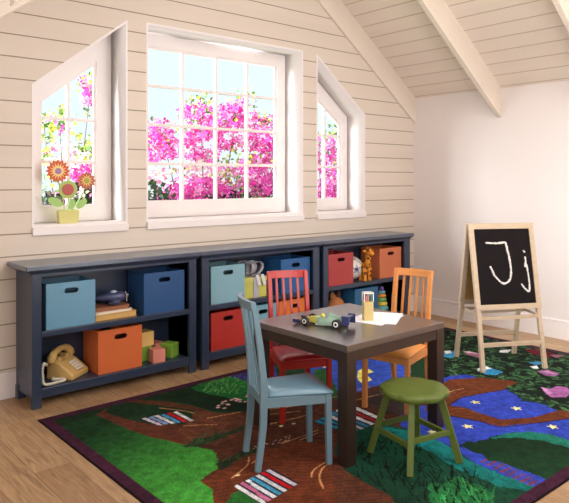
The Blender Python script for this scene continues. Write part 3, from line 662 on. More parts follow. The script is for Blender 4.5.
for i, (dx, dy, c, nm) in enumerate(((-.018, -.01, (206, 84, 90), 'red'), (-.009, -.008, (214, 130, 140), 'pink'), (.0, -.01, (216, 150, 80), 'orange'), (.009, -.009, (70, 90, 80), 'dark green'), (.018, -.01, (66, 140, 160), 'teal'), (-.013, .008, (60, 52, 60), 'black'), (.002, .009, (90, 120, 180), 'blue'), (.014, .008, (230, 200, 90), 'yellow'))):
    q = Rp @ Vector((dx, dy, 0)); h = .152-.006*((i*3) % 4)
    t2 = thing('colored_pencil', '%s colored pencil standing in the clear pencil box' % nm, 'pencil', (px_+q.x, py_+q.y, TZ+.104), .4*i, 'colored pencils in the pencil box')
    MB().lathe([(.0036, 0), (.0036, h-.112)], 6).build('shaft', mat('pencil_%s' % nm.replace(' ', '_'), c, .4), t2)
    MB().lathe([(.0036, h-.112), (.0012, h-.102)], 6).build('wood_point', PALEWOOD, t2)
    MB().lathe([(.0012, h-.102), (0, h-.098)], 6).build('tip', bpy.data.materials['pencil_%s' % nm.replace(' ', '_')], t2)

# race car (local +x forward)
CY = mat('car_yellow', (206, 196, 96), .25); CS = mat('car_sea_green', (150, 182, 164), .25); CN = mat('car_navy', (52, 58, 104), .25); RUB = mat('tyre_black', (20, 20, 22), .5); HUB = mat('hub_white', (236, 236, 236), .3); CW = mat('car_white', (226, 230, 226), .3)
t = thing('toy_race_car', 'open-wheel toy race car in yellow, pale green and navy on the table', 'toy car', (2.328, 2.374, TZ), math.radians(110.9))
mb = MB()
def loft(mb, secs):
    rings = []
    for x, w, z0, z1 in secs: rings.append([mb.bm.verts.new(p) for p in ((x, -w, z0), (x, w, z0), (x, w*.75, z1), (x, -w*.75, z1))])
    for a, b_ in zip(rings, rings[1:]):
        for i in range(4): mb.bm.faces.new([a[i], a[(i+1) % 4], b_[(i+1) % 4], b_[i]])
    mb.bm.faces.new(rings[0][::-1]); mb.bm.faces.new(rings[-1])
loft(mb, [(.145, .006, .012, .022), (.11, .012, .012, .032), (.06, .018, .01, .042), (.035, .022, .009, .046)]); mb.build('nose', CY, t, bevel=.003)
mb = MB(); loft(mb, [(.036, .022, .009, .044), (0, .026, .008, .04), (-.03, .026, .008, .048), (-.07, .018, .01, .042), (-.12, .01, .012, .03)]); mb.build('body', CS, t, bevel=.003)
mb = MB(); loft(mb, [(-.018, .008, .044, .062), (-.03, .01, .044, .07), (-.06, .006, .04, .06), (-.1, .003, .03, .045)]); mb.build('engine_cover', CS, t, bevel=.002)
for sy in (-1, 1):
    mb = MB(); loft(mb, [(.025, .008, .008, .026), (.01, .012, .008, .034), (-.05, .011, .008, .03), (-.085, .005, .01, .022)])
    for v in mb.bm.verts: v.co.y += sy*.03
    mb.build('side_pod', CS if sy > 0 else CW, t, bevel=.003)
    MB().box(-.02, .035, sy*.034-.004, sy*.034+.004, .006, .012).build('side_skirt', CW, t)
MB().lathe([(.012, 0), (.013, .008), (.009, .018), (0, .022)], 12, Matrix.Translation((.008, 0, .042))).build('driver_helmet', CY, t, smooth=True)
MB().box(.125, .16, -.048, .048, .010, .014).box(.12, .16, -.05, -.047, .008, .026).box(.12, .16, .047, .05, .008, .026).build('front_wing', CN, t)
mb = MB().box(-.15, -.12, -.042, .042, .058, .062).box(-.145, -.12, -.042, .042, .046, .049).box(-.155, -.115, -.045, -.042, .02, .066).box(-.155, -.115, .042, .045, .02, .066).box(-.14, -.125, -.004, .004, .02, .06)
mb.build('rear_wing', CN, t)
for xx, r, w in ((.0895, .0215, .02), (-.0895, .0235, .026)):
    for sy in (-1, 1):
        yc = sy*.047; M_ = Matrix.Translation((xx, yc, r)) @ Matrix.Rotation(PI/2, 4, 'X')
        wh = MB().lathe([(r*.6, -w/2), (r*.9, -w/2), (r, -w/2+.003), (r, w/2-.003), (r*.9, w/2), (r*.6, w/2)], 24, M_).build('wheel', RUB, t, smooth=False)
        MB().lathe([(r*.58, -w/2-.0006), (r*.58, w/2+.0006)], 20, M_).build('hub', HUB, wh)
        MB().lathe([(r*.3, -w/2-.0014), (r*.3, w/2+.0014)], 12, M_).build('hub_cap', RUB, wh)
        MB().bar((xx+.012, 0, .02), (xx, yc, r), .003, .002).bar((xx-.012, 0, .02), (xx, yc, r), .003, .002).build('suspension_arm', RUB, t)

# ------------------------------------------------------------------ chairs (local +x forward)
def make_chair(label, loc, rot, P_, S_):
    t = thing('childs_chair', label, 'chair', loc, rot, 'small painted chairs around the table')
    for sy in (-1, 1):
        MB().strip([(-.175, sy*.113, 0), (-.163, sy*.113, .09), (-.15, sy*.113, .2), (-.146, sy*.113, .32), (-.15, sy*.113, .42), (-.164, sy*.113, .56), (-.184, sy*.113, .69), (-.198, sy*.113, .762)],
                   [.024]*8, [.026, .028, .031, .033, .032, .028, .024, .022]).build('rear_leg', P_, t, bevel=.002)
        MB().strip([(.160, sy*.134, 0), (.155, sy*.134, .327)], .026, [.024, .029]).build('leg', P_, t, bevel=.002)
        MB().bar((-.135, sy*.118, .306), (.142, sy*.134, .306), .018, .043).build('side_rail', P_, t, bevel=.001)
    MB().bar((.152, -.125, .306), (.152, .125, .306), .018, .043).build('front_rail', P_, t, bevel=.001)
    MB().bar((-.146, -.106, .306), (-.146, .115, .306), .018, .043).build('rear_rail', P_, t, bevel=.001)
    # cushion: rounded slab, wider in front
    mb = MB(); n = 9; top = []; bot = []; mid = []
    for i in range(n):
        for j in range(n):
            u = i/(n-1); v = j/(n-1)*2-1; hw = .118+(.152-.118)*u
            x = -.128+.302*u; e = (1-abs(2*u-1)**4)*(1-abs(v)**4)
            top.append(mb.bm.verts.new((x, hw*v, .340+.014*max(e, 0)**.5))); bot.append(mb.bm.verts.new((x, hw*v, .3275)))
    for A_ in (top, bot):
        for i in range(n-1):
            for j in range(n-1):
                mb.bm.faces.new([A_[i*n+j], A_[i*n+j+1], A_[(i+1)*n+j+1], A_[(i+1)*n+j]])
    ring = [i for i in range(n)]+[i*n+n-1 for i in range(1, n)]+[(n-1)*n+j for j in range(n-2, -1, -1)]+[i*n for i in range(n-2, 0, -1)]
    for a, b_ in zip(ring, ring[1:]+ring[:1]): mb.bm.faces.new([top[a], top[b_], bot[b_], bot[a]])
    mb.build('seat', S_, t, smooth=True)
    # curved top rail, bowed backwards
    pts = [(-.194-.020*(1-(k/4-1)**2), -.126+.252*k/8, .746) for k in range(9)]
    mb = MB(); rings = []
    for (x, y, z) in pts:
        rings.append([mb.bm.verts.new((x+dx+(-.008 if dz > 0 else .0), y, z+dz)) for dx, dz in ((-.011, -.021), (.011, -.021), (.011, .021), (-.011, .021))])
    for a, b_ in zip(rings, rings[1:]):
        for i in range(4): mb.bm.faces.new([a[i], a[(i+1) % 4], b_[(i+1) % 4], b_[i]])
    mb.bm.faces.new(rings[0][::-1]); mb.bm.faces.new(rings[-1]); mb.build('top_rail', P_, t, bevel=.003)
    for k in range(4):
        y = -.066+.044*k; bow = .022*(1-(y/.13)**2)
        MB().strip([(-.149, y, .325), (-.165-bow*.5, y, .5), (-.178-bow*.8, y, .62), (-.192-bow, y, .725)], .0135, .008).build('slat', P_, t)
    return t
# blue
c1 = make_chair('light blue chair drawn up at the near corner of the table', (1.992, 2.283, RUGZ), math.radians(-23.5), SKYB, SKYSEAT)
red = dup(c1, (2.432, 2.70, RUGZ), math.radians(180+65.5), 'red slatted chair on the shelf side of the table'); remat(red, {SKYB: REDP, SKYSEAT: REDSEAT})
org = dup(c1, (2.945, 2.385, RUGZ), math.radians(180+12), 'orange wooden chair on the easel side of the table'); remat(org, {SKYB: ORP, SKYSEAT: ORSEAT})

# ------------------------------------------------------------------ stool
t = thing('stool', 'moss green stool with a scalloped round seat beside the table', 'stool', (2.441, 1.884, RUGZ), math.radians(-12))
mb = MB(); prof = []
n = 96
def rad(a): return .151+.012*abs(math.sin(4*(a-PI/8)))**.7
rings = []
for dz, k in ((.004, .95), (.008, .99), (.02, 1.0), (.030, .992), (.034, .96), (.033, .6), (.0315, .2)):
    rings.append([mb.bm.verts.new((rad(2*PI*i/n)*k*math.cos(2*PI*i/n), rad(2*PI*i/n)*k*math.sin(2*PI*i/n), .298+dz)) for i in range(n)])
for a, b_ in zip(rings, rings[1:]):
    for i in range(n): mb.bm.faces.new([a[i], a[(i+1) % n], b_[(i+1) % n], b_[i]])
mb.bm.faces.new(rings[0][::-1]); mb.bm.faces.new(rings[-1]); mb.build('seat', GREENP, t, smooth=True)
fe, to = .148, .085
C4 = [(1, 1), (-1, 1), (-1, -1), (1, -1)]
at = lambda sx, sy, z: Vector((sx*(fe+(to-fe)*z/.3), sy*(fe+(to-fe)*z/.3), z))
for sx, sy in C4: MB().bar(at(sx, sy, 0), at(sx, sy, .3), .028, .032, up=(sx, sy, 0)).build('leg', GREENP, t, bevel=.003)
for i, (sx, sy) in enumerate(C4):
    s2 = C4[(i+1) % 4]; z = .118 if i % 2 else .138
    MB().bar(at(sx, sy, z), at(*s2, z), .016, .024).build('stretcher', GREENP, t, bevel=.002)

# ------------------------------------------------------------------ easel
FL, FR, BL, BR = Vector((3.885, 2.424, 0)), Vector((4.305, 2.187, 0)), Vector((4.068, 2.752, 0)), Vector((4.503, 2.523, 0))
ctr = (FL+FR+BL+BR)/4; ang = math.atan2((FL-FR).y, (FL-FR).x)
t = thing('chalkboard_easel', 'pale wooden A-frame chalkboard easel with a chalk letter J', 'easel', (ctr.x*.9955, ctr.y*.9955, RUGZ), ang-PI)   # local x: to the viewer's right, y: away
W2 = (FR-FL).length/2-.018; D2 = .185; HZ = .985
def ez(sgn, u, z):     # point on the front (sgn -1) or rear (sgn 1) leaf
    return Vector((u, sgn*(D2*(1-z/HZ)+.016), z))
for sgn in (-1, 1):
    nm = Vector((0, sgn*HZ, D2)).normalized()
    for sx in (-1, 1):
        MB().bar(ez(sgn, sx*W2*1.04, .412), ez(sgn, sx*W2*1.045, HZ+.014), .036, .024, up=nm).build('stile', PALEWOOD, t, bevel=.002)
        MB().bar(ez(sgn, sx*(W2+.012), 0)-nm*.004, ez(sgn, sx*(W2*1.03), .43)-nm*.004, .030, .026, up=nm).build('leg', PALEWOOD, t, bevel=.002)
    MB().bar(ez(sgn, -W2*1.045+.016, HZ-.006), ez(sgn, W2*1.045-.016, HZ-.006), .038, .024, up=nm).build('top_rail', PALEWOOD, t, bevel=.002)
    MB().bar(ez(sgn, -W2*1.04-.018, .424)+nm*.002, ez(sgn, W2*1.04+.018, .424)+nm*.002, .036, .028, up=nm).build('bottom_rail', PALEWOOD, t, bevel=.002)
    MB().hexa([ez(sgn, -W2*1.03, .43)-nm*.004, ez(sgn, W2*1.03, .43)-nm*.004, ez(sgn, W2*1.03, HZ-.015)-nm*.004, ez(sgn, -W2*1.03, HZ-.015)-nm*.004],
              [ez(sgn, -W2*1.03, .43)+nm*.004, ez(sgn, W2*1.03, .43)+nm*.004, ez(sgn, W2*1.03, HZ-.015)+nm*.004, ez(sgn, -W2*1.03, HZ-.015)+nm*.004]).build('chalkboard' if sgn < 0 else 'cork_board', BLACKB if sgn < 0 else CORK, t)
    zz = .175 if sgn < 0 else .17
    MB().bar(ez(sgn, -W2-.0, zz), ez(sgn, W2+.0, zz), .014, .03, up=(0, 0, 1)).build('stretcher', PALEWOOD, t, bevel=.002)
for sx in (-1, 1):
    MB().bar(ez(-1, sx*(W2-.012), .366), ez(1, sx*(W2-.012), .372), .012, .018).build('tray_side', PALEWOOD, t, bevel=.001)
MB().bar(ez(-1, -W2, .352), ez(-1, W2, .352), .02, .022).build('tray_lip', PALEWOOD, t, bevel=.001)
MB().bar(Vector((-W2+.01, .03, .360)), Vector((W2-.01, .03, .360)), .016, .014).build('tray_bar', PALEWOOD, t)
MB().bar(Vector((-W2, ez(1, 0, .37).y, .37)), Vector((W2, ez(1, 0, .37).y, .37)), .014, .022).build('tray_rear', PALEWOOD, t)
# chalk letters: u,v measured across the black panel (0..1 from its top corner)
def onb(u, v, off=.006):
    z = (HZ-.025)+(.445-(HZ-.025))*v; nm = Vector((0, -HZ, D2)).normalized()
    return ez(-1, (-1+2*u)*(W2*.955), z)+nm*off
def chalk(name, strokes, r):
    mb = MB(); rnd = random.Random(3)
    for st in strokes:
        P_ = cat([onb(u, v) for u, v in st], 7) if len(st) > 2 else [onb(*st[0]).lerp(onb(*st[1]), k/10) for k in range(11)]
        rr = [r*rnd.uniform(.72, 1.2) for _ in P_]
        mb.tube([p+Vector((rnd.uniform(-.002, .002), 0, rnd.uniform(-.002, .002))) for p in P_], rr, 7)
    o = mb.build(name, CHALK, t)
chalk('chalk_capital_letter', [[(.19, .185), (.36, .195), (.55, .185)], [(.55, .185), (.575, .3), (.60, .45), (.60, .58), (.56, .69), (.46, .735), (.36, .69), (.28, .60), (.235, .50)]], .0075)
chalk('chalk_small_letter', [[(.865, .30), (.885, .325)], [(.88, .385), (.885, .45), (.86, .52)], [(.885, .45), (.91, .6), (.915, .75), (.895, .845), (.84, .825), (.77, .75)]], .0065)

# ------------------------------------------------------------------ rug
RUG_OPS = [
('P',(88,50,34),[(1.541,3.396),(1.719,3.566),(1.918,3.347),(2.017,3.173),(2.054,2.972),(2.213,2.856),(2.396,2.957),(2.618,2.882),(2.825,2.702),(3.31,2.668),(3.62,2.513),(3.885,2.143),(3.191,2.201),(3.02,2.018),(2.421,1.723),(2.007,1.618),(1.445,2.085),(1.535,2.243),(1.567,2.36),(1.746,2.747),(1.612,2.912),(1.543,3.201)],None,None,6),
('P',(22,46,28),[(1.252,3.49),(1.763,3.551),(2.343,3.505),(2.793,3.468),(2.446,2.914),(2.244,2.85),(2.067,3.002),(2.026,3.187),(1.927,3.362),(1.738,3.526),(1.549,3.389),(1.321,3.356)],None,None,6),
('P',(22,50,30),[(1.68,3.486),(1.776,3.448),(1.898,3.254),(2.007,3.054),(2.019,2.922),(1.86,2.927),(1.697,3.067),(1.633,3.218),(1.588,3.396)],None,None,4),
('P',(96,52,36),[(1.544,3.403),(1.587,3.367),(1.635,3.197),(1.702,3.054),(1.817,2.908),(2.003,2.898),(2.098,2.796),(1.837,2.668),(1.695,2.695),(1.612,2.912),(1.576,3.082),(1.552,3.269)],None,None,3),
('P',(22,58,30),[(1.242,3.461),(1.321,3.356),(1.536,3.36),(1.556,3.227),(1.577,3.062),(1.612,2.912),(1.654,2.826),(1.702,2.705),(1.766,2.564),(1.72,2.465),(1.663,2.391),(1.57,2.357),(1.528,2.226),(1.435,2.063),(1.261,1.985),(1.171,2.447)],(66,150,56),[(1.326,3.11),(1.668,2.538)],6),
('P',(24,92,44),[(2.181,3.432),(2.331,3.487),(2.574,3.534),(2.645,3.414),(2.501,3.105),(2.312,2.984),(2.251,3.152),(2.187,3.327)],(44,128,58),[(2.187,3.327),(2.581,3.44)],6),
('P',(62,60,130),[(2.504,3.449),(2.694,3.522),(2.892,3.445),(2.732,3.224),(2.482,3.122),(2.533,3.312)],None,None,6),
('P',(18,40,24),[(1.963,3.424),(2.16,3.399),(2.2,3.291),(2.254,3.125),(2.302,2.971),(2.222,2.868),(2.067,3.002)],None,None,6),
('P',(36,92,44),[(2.409,2.992),(2.544,3.119),(2.792,3.172),(2.972,3.073),(2.795,2.801),(2.535,2.791),(2.446,2.868)],None,None,6),
('P',(104,62,44),[(1.986,3.072),(2.151,2.868),(2.189,2.718),(1.982,2.643),(1.8,2.604),(1.739,2.736),(1.768,2.898),(1.891,2.975)],None,None,5),
('P',(34,50,30),[(1.689,2.436),(1.844,2.459),(1.968,2.443),(1.946,2.416),(1.811,2.415),(1.669,2.36)],None,None,5),
('P',(44,60,38),[(1.67,2.701),(1.775,2.737),(1.877,2.716),(2.002,2.713),(2.198,2.729),(2.179,2.707),(1.974,2.667),(1.737,2.643)],None,None,10),
('P',(104,52,30),[(1.546,2.352),(1.65,2.364),(1.786,2.381),(1.931,2.399),(2.165,2.384),(2.237,2.242),(1.868,1.843),(1.773,1.722),(1.411,2.036),(1.535,2.243)],None,None,4),
('P',(38,100,40),[(1.516,2.116),(1.579,2.16),(1.625,2.166),(1.642,2.039),(1.586,1.933),(1.44,2.01)],None,None,6),
('P',(52,84,190),[(3.052,3.307),(3.45,3.299),(3.718,2.997),(3.509,2.726),(3.194,2.607),(3.103,2.687),(2.885,2.699),(2.73,2.668),(2.718,2.724),(2.866,2.944)],None,None,6),
('P',(40,88,44),[(3.051,3.214),(3.103,3.168),(2.953,2.922),(2.748,2.652),(2.7,2.74),(2.782,2.912)],None,None,6),
('P',(236,224,110),[(3.247,2.982),(3.354,3.014),(3.313,2.895),(3.238,2.901),(3.171,2.788),(3.06,2.776),(3.128,2.881)],None,None,2),
('P',(236,236,240),[(3.143,3.26),(3.201,3.258),(3.185,3.192),(3.12,3.185)],None,None,2),
('P',(60,50,46),[(2.868,2.618),(3.111,2.628),(3.169,2.477),(3.044,2.306),(2.822,2.247),(2.768,2.375)],None,None,5),
('P',(46,70,176),[(3.468,2.531),(3.662,2.534),(3.78,2.432),(3.724,2.366),(3.498,2.397),(3.364,2.409)],None,None,6),
('P',(50,72,184),[(3.159,2.185),(3.325,2.222),(3.481,2.183),(3.661,2.127),(3.664,2.074),(3.583,1.976),(3.582,1.819),(3.538,1.709),(3.344,1.767),(3.179,1.871),(3.182,1.996),(3.194,2.101)],None,None,3),
('P',(50,72,184),[(2.9,2.302),(3.089,2.268),(3.016,2.1),(3.077,1.93),(3.085,1.821),(3.268,1.727),(3.547,1.601),(3.248,1.367),(2.831,1.368),(2.553,1.34),(2.539,1.494),(2.676,1.846),(2.645,2.035),(2.703,2.179)],None,None,3),
('P',(110,56,30),[(3.263,2.396),(3.562,2.464),(3.753,2.354),(3.876,2.137),(3.634,2.125),(3.31,2.212),(3.145,2.176),(3.188,2.117),(3.184,1.985),(3.179,1.871),(3.344,1.767),(3.569,1.724),(3.72,1.678),(3.547,1.601),(3.479,1.63),(3.268,1.727),(3.085,1.821),(3.077,1.93),(3.016,2.1),(2.987,2.228)],None,None,3),
('P',(110,56,30),[(3.799,1.86),(3.827,1.812),(3.634,1.668),(3.538,1.709),(3.679,1.801)],None,None,3),
('L',(50,24,16),0.012,[(3.014,2.092),(3.074,1.929),(3.079,1.817),(3.261,1.724),(3.499,1.623)]),
('L',(50,24,16),0.01,[(3.159,2.185),(3.327,2.209),(3.472,2.178),(3.634,2.125),(3.871,2.128)]),
('L',(150,96,60),0.007,[(3.117,2.136),(3.173,2.087),(3.165,2.011),(3.153,1.972)]),
('L',(206,160,110),0.008,[(3.352,2.319),(3.417,2.313),(3.475,2.3)]),
('LEAF',[(3.553,2.513),(4.714,3.292),(4.876,2.869),(4.942,2.23),(4.58,1.86),(3.666,1.598),(3.558,1.713),(3.614,1.836),(3.563,1.902),(3.611,1.998),(3.698,2.12),(3.871,2.128),(3.844,2.262),(3.782,2.372),(3.693,2.507)]),
('P',(96,26,30),[(4.643,2.527),(4.723,2.439),(4.692,2.297),(4.542,2.284),(4.555,2.415)],None,None,2),
('P',(60,150,200),[(4.101,2.882),(4.183,2.849),(4.145,2.77),(4.007,2.747),(3.985,2.801)],None,None,2),
('P',(225,235,240),[(4.125,2.899),(4.172,2.877),(4.123,2.826),(4.065,2.839)],None,None,2),
('P',(168,106,140),[(4.223,2.796),(4.274,2.733),(4.269,2.627),(4.164,2.629),(4.167,2.715)],None,None,2),
('P',(235,215,225),[(4.223,2.796),(4.263,2.761),(4.259,2.672),(4.221,2.734)],None,None,2),
('P',(50,140,190),[(3.932,2.482),(3.995,2.412),(3.984,2.315),(3.883,2.314),(3.841,2.379)],None,None,2),
('P',(225,235,240),[(3.906,2.474),(4.017,2.472),(3.995,2.412),(3.922,2.429),(3.86,2.437)],None,None,2),
('P',(70,150,200),[(4.322,2.322),(4.4,2.287),(4.379,2.239),(4.306,2.254)],None,None,2),
('P',(230,236,240),[(4.24,2.263),(4.3,2.243),(4.242,2.198),(4.211,2.225)],None,None,2),
('P',(150,92,150),[(4.177,2.178),(4.267,2.146),(4.23,2.043),(4.166,2.04),(4.121,2.093)],None,None,2),
('P',(200,150,190),[(4.177,2.178),(4.234,2.129),(4.207,2.046),(4.181,2.103)],None,None,2),
('P',(160,96,156),[(3.874,1.994),(3.884,1.934),(3.969,1.937),(3.993,1.89),(3.927,1.821),(3.81,1.803),(3.737,1.854),(3.77,1.909)],None,None,2),
('P',(196,140,190),[(3.874,1.994),(3.87,1.946),(3.816,1.893),(3.771,1.896)],None,None,2),
('P',(225,228,232),[(4.476,2.634),(4.559,2.581),(4.457,2.556),(4.405,2.6)],None,None,2),
('P',(150,90,120),[(4.626,2.318),(4.679,2.291),(4.689,2.227),(4.6,2.252)],None,None,2),
('S',(240,232,150),(3.315,2.11),0.036),
('S',(240,232,150),(3.406,1.9),0.036),
('S',(240,232,150),(2.96,1.932),0.036),
('S',(240,232,150),(3.299,1.632),0.036),
('S',(240,232,150),(3.383,2.523),0.03),
('S',(240,232,150),(2.754,2.01),0.03),
('L',(120,62,70),0.014,[(2.637,1.644),(2.712,1.643)]),
('L',(70,70,150),0.01,[(2.637,1.623),(2.712,1.622)]),
('L',(120,62,70),0.014,[(2.629,1.605),(2.703,1.603)]),
('L',(70,70,150),0.01,[(2.629,1.585),(2.703,1.583)]),
('L',(120,62,70),0.014,[(2.622,1.568),(2.695,1.565)]),
('L',(70,70,150),0.01,[(2.622,1.548),(2.694,1.545)]),
('L',(120,62,70),0.014,[(2.614,1.531),(2.686,1.528)]),
('L',(70,70,150),0.01,[(2.614,1.511),(2.686,1.508)]),
('L',(120,62,70),0.014,[(2.607,1.495),(2.678,1.491)]),
('L',(70,70,150),0.01,[(2.607,1.476),(2.678,1.472)]),
('L',(120,62,70),0.014,[(2.6,1.46),(2.67,1.456)]),
('L',(70,70,150),0.01,[(2.6,1.441),(2.67,1.437)]),
('L',(120,62,70),0.014,[(2.593,1.425),(2.662,1.421)]),
('L',(70,70,150),0.01,[(2.593,1.407),(2.662,1.402)]),
('L',(120,62,70),0.014,[(2.586,1.392),(2.654,1.387)]),
('L',(70,70,150),0.01,[(2.586,1.374),(2.654,1.368)]),
('L',(120,62,70),0.014,[(2.579,1.359),(2.647,1.353)]),
('L',(70,70,150),0.01,[(2.579,1.341),(2.647,1.335)]),
('P',(16,44,26),[(2.71,1.817),(2.785,1.815),(2.841,1.783),(2.97,1.771),(3.085,1.723),(3.173,1.638),(3.18,1.49),(3.133,1.389),(2.843,1.332),(2.724,1.334),(2.697,1.37),(2.701,1.442),(2.698,1.537),(2.703,1.601),(2.675,1.625),(2.709,1.711),(2.703,1.761)],(24,62,36),[(2.852,1.789),(2.671,1.379)],12),
('P',(24,112,96),[(2.913,1.77),(3.023,1.751),(3.146,1.679),(3.186,1.618),(3.19,1.464),(3.114,1.405),(3.087,1.491),(3.081,1.591),(3.009,1.687)],(30,120,100),[(3.046,1.792),(3.041,1.469)],12),
('P',(18,46,32),[(2.328,2.276),(2.458,2.3),(2.632,2.258),(2.69,2.135),(2.689,1.914),(2.604,1.686),(2.59,1.524),(2.586,1.358),(2.299,1.268),(1.954,1.566),(2.065,1.706),(2.075,1.883),(2.096,2.004),(2.194,2.171)],(20,84,62),[(1.946,1.776),(2.662,1.954)],4),
('P',(20,128,128),[(2.611,2.24),(2.669,2.118),(2.689,1.914),(2.604,1.686),(2.59,1.524),(2.588,1.368),(2.53,1.359),(2.481,1.483),(2.489,1.69),(2.544,1.868),(2.547,2.053),(2.519,2.195)],(20,110,104),[(2.689,1.914),(2.352,1.782)],12),
('P',(32,104,56),[(2.036,1.495),(2.269,1.666),(2.406,1.634),(2.425,1.473),(2.24,1.318)],None,None,30),
('BLADES',(8,24,16),[(2.096,2.004),(2.394,2.186),(2.547,2.053),(2.481,1.606),(2.418,1.423),(2.215,1.389),(2.054,1.63)],120,0.16,0.009),
('BLADES',(48,130,70),[(2.194,1.562),(2.406,1.608),(2.425,1.45),(2.274,1.338),(2.065,1.47)],50,0.12,0.008),
('BLADES',(90,150,80),[(2.205,3.411),(2.522,3.462),(2.484,3.248),(2.307,3.126),(2.2,3.291)],60,0.14,0.005),
('BLADES',(50,84,46),[(1.684,2.704),(1.812,2.756),(1.954,2.736),(1.951,2.67),(1.744,2.653)],26,0.09,0.005),
('BLADES',(44,70,40),[(1.689,2.436),(1.844,2.459),(1.968,2.443),(1.946,2.416),(1.798,2.398)],24,0.07,0.005),
('GRAIN',),
('L',(196,140,92),0.009,[(2.073,2.415),(2.191,2.411),(2.323,2.417)]),
('L',(196,140,92),0.009,[(2.165,2.384),(2.296,2.388)]),
('L',(196,140,92),0.009,[(1.933,2.055),(1.979,2.092),(2.035,2.11),(2.088,2.119)]),
('L',(196,140,92),0.009,[(1.903,1.948),(1.955,2.024),(2.024,2.079),(2.081,2.098)]),
('L',(196,140,92),0.009,[(1.663,2.276),(1.743,2.309),(1.801,2.34),(1.85,2.396)]),
('L',(196,140,92),0.009,[(1.821,2.336),(1.897,2.355)]),
('L',(196,140,92),0.009,[(1.86,3.245),(1.934,3.127),(1.965,3.05)]),
('L',(196,140,92),0.009,[(1.821,2.924),(1.893,2.88),(1.962,2.829)]),
('L',(196,140,92),0.009,[(2.208,2.859),(2.502,2.754),(2.78,2.717)]),
('L',(196,140,92),0.009,[(2.196,2.789),(2.437,2.682)]),
('L',(196,140,92),0.009,[(2.185,2.645),(2.375,2.615),(2.467,2.615)]),
('L',(196,140,92),0.009,[(2.811,2.598),(3.001,2.574),(3.115,2.574)]),
('L',(196,140,92),0.009,[(2.945,2.721),(3.079,2.707)]),
('L',(196,140,92),0.009,[(3.173,2.33),(3.322,2.32)]),
('L',(196,140,92),0.009,[(2.634,2.239),(2.738,2.242),(2.826,2.264)]),
('L',(196,140,92),0.009,[(1.982,2.935),(2.17,2.893)]),
('S',(225,205,150),(2.212,2.585),0.02),
('S',(225,205,150),(2.287,2.566),0.02),
('S',(225,205,150),(1.7,2.282),0.02),
('S',(225,205,150),(2.555,2.164),0.02),
('S',(214,170,176),(2.21,3.09),0.02),
('S',(214,170,176),(2.252,3.084),0.02),
('S',(214,170,176),(2.138,3.057),0.02),
('S',(214,170,176),(2.353,3.01),0.02),
('S',(214,170,176),(2.357,3.075),0.02),
('S',(214,170,176),(2.284,3.07),0.02),
('S',(214,170,176),(2.191,3.089),0.02),
('S',(214,170,176),(2.14,3.0),0.02),
('S',(214,170,176),(2.326,3.01),0.02),
('S',(214,170,176),(2.37,3.079),0.02),
('S',(214,170,176),(2.19,3.032),0.02),
('S',(214,170,176),(2.293,3.005),0.02),
('S',(214,170,176),(2.404,3.091),0.02),
('S',(214,170,176),(2.271,3.026),0.02),
('S',(214,170,176),(2.283,3.081),0.02),
('S',(214,170,176),(2.281,3.091),0.02),
('S',(214,170,176),(2.352,3.003),0.02),
('S',(214,170,176),(2.285,3.067),0.02),
('S',(214,170,176),(2.37,3.035),0.02),
('S',(214,170,176),(2.338,3.005),0.02),
('S',(214,170,176),(2.264,3.054),0.02),
('S',(214,170,176),(2.289,3.052),0.02),
('S',(214,170,176),(2.172,3.067),0.02),
('S',(214,170,176),(2.387,3.096),0.02),
('S',(214,170,176),(2.116,3.033),0.02),
('S',(214,170,176),(2.188,3.042),0.02),
('S',(190,160,150),(2.008,2.456),0.009),
('S',(190,160,150),(2.16,2.455),0.009),
('S',(190,160,150),(1.996,2.462),0.009),
('S',(190,160,150),(2.054,2.456),0.009),
('S',(190,160,150),(1.965,2.442),0.009),
('S',(190,160,150),(1.961,2.45),0.009),
('S',(190,160,150),(2.136,2.46),0.009),
('S',(190,160,150),(1.902,2.465),0.009),
('S',(190,160,150),(2.08,2.442),0.009),
('S',(190,160,150),(1.945,2.459),0.009),
('S',(190,160,150),(1.926,2.455),0.009),
('S',(190,160,150),(1.884,2.448),0.009),
('S',(190,160,150),(2.106,2.427),0.009),
('S',(190,160,150),(2.061,2.429),0.009),
('S',(190,160,150),(1.889,2.463),0.009),
('S',(190,160,150),(2.132,2.433),0.009),
('S',(190,160,150),(1.973,2.434),0.009),
('S',(190,160,150),(2.034,2.436),0.009),
('S',(190,160,150),(1.964,2.464),0.009),
('S',(190,160,150),(2.007,2.464),0.009),
('S',(190,160,150),(1.965,2.434),0.009),
('S',(190,160,150),(1.98,2.47),0.009),
('S',(190,160,150),(1.899,2.467),0.009),
('S',(190,160,150),(2.094,2.451),0.009),
('S',(190,160,150),(1.966,2.467),0.009),
('S',(190,160,150),(2.148,2.446),0.009),
('S',(190,160,150),(1.945,2.47),0.009),
('S',(190,160,150),(1.902,2.467),0.009),
('S',(190,160,150),(2.071,2.461),0.009),
('S',(190,160,150),(1.889,2.456),0.009),
('P',(20,22,40),[(1.695,3.169),(1.913,3.136),(1.908,2.951),(1.719,3.021)],None,None,0),
('P',(200,190,206),[(1.7,3.169),(1.725,3.165),(1.745,3.011),(1.723,3.019)],None,None,0),
('P',(120,150,196),[(1.735,3.163),(1.761,3.159),(1.777,3.0),(1.754,3.008)],None,None,0),
('P',(222,222,226),[(1.771,3.158),(1.797,3.154),(1.808,2.988),(1.785,2.996)],None,None,0),
('P',(70,150,196),[(1.807,3.152),(1.833,3.148),(1.839,2.976),(1.816,2.985)],None,None,0),
('P',(190,28,36),[(1.843,3.146),(1.87,3.142),(1.871,2.965),(1.848,2.973)],None,None,0),
('P',(225,225,228),[(1.88,3.141),(1.907,3.136),(1.903,2.953),(1.879,2.962)],None,None,0),
('P',(20,22,40),[(1.622,2.209),(1.851,2.236),(1.851,2.047),(1.617,2.008)],None,None,0),
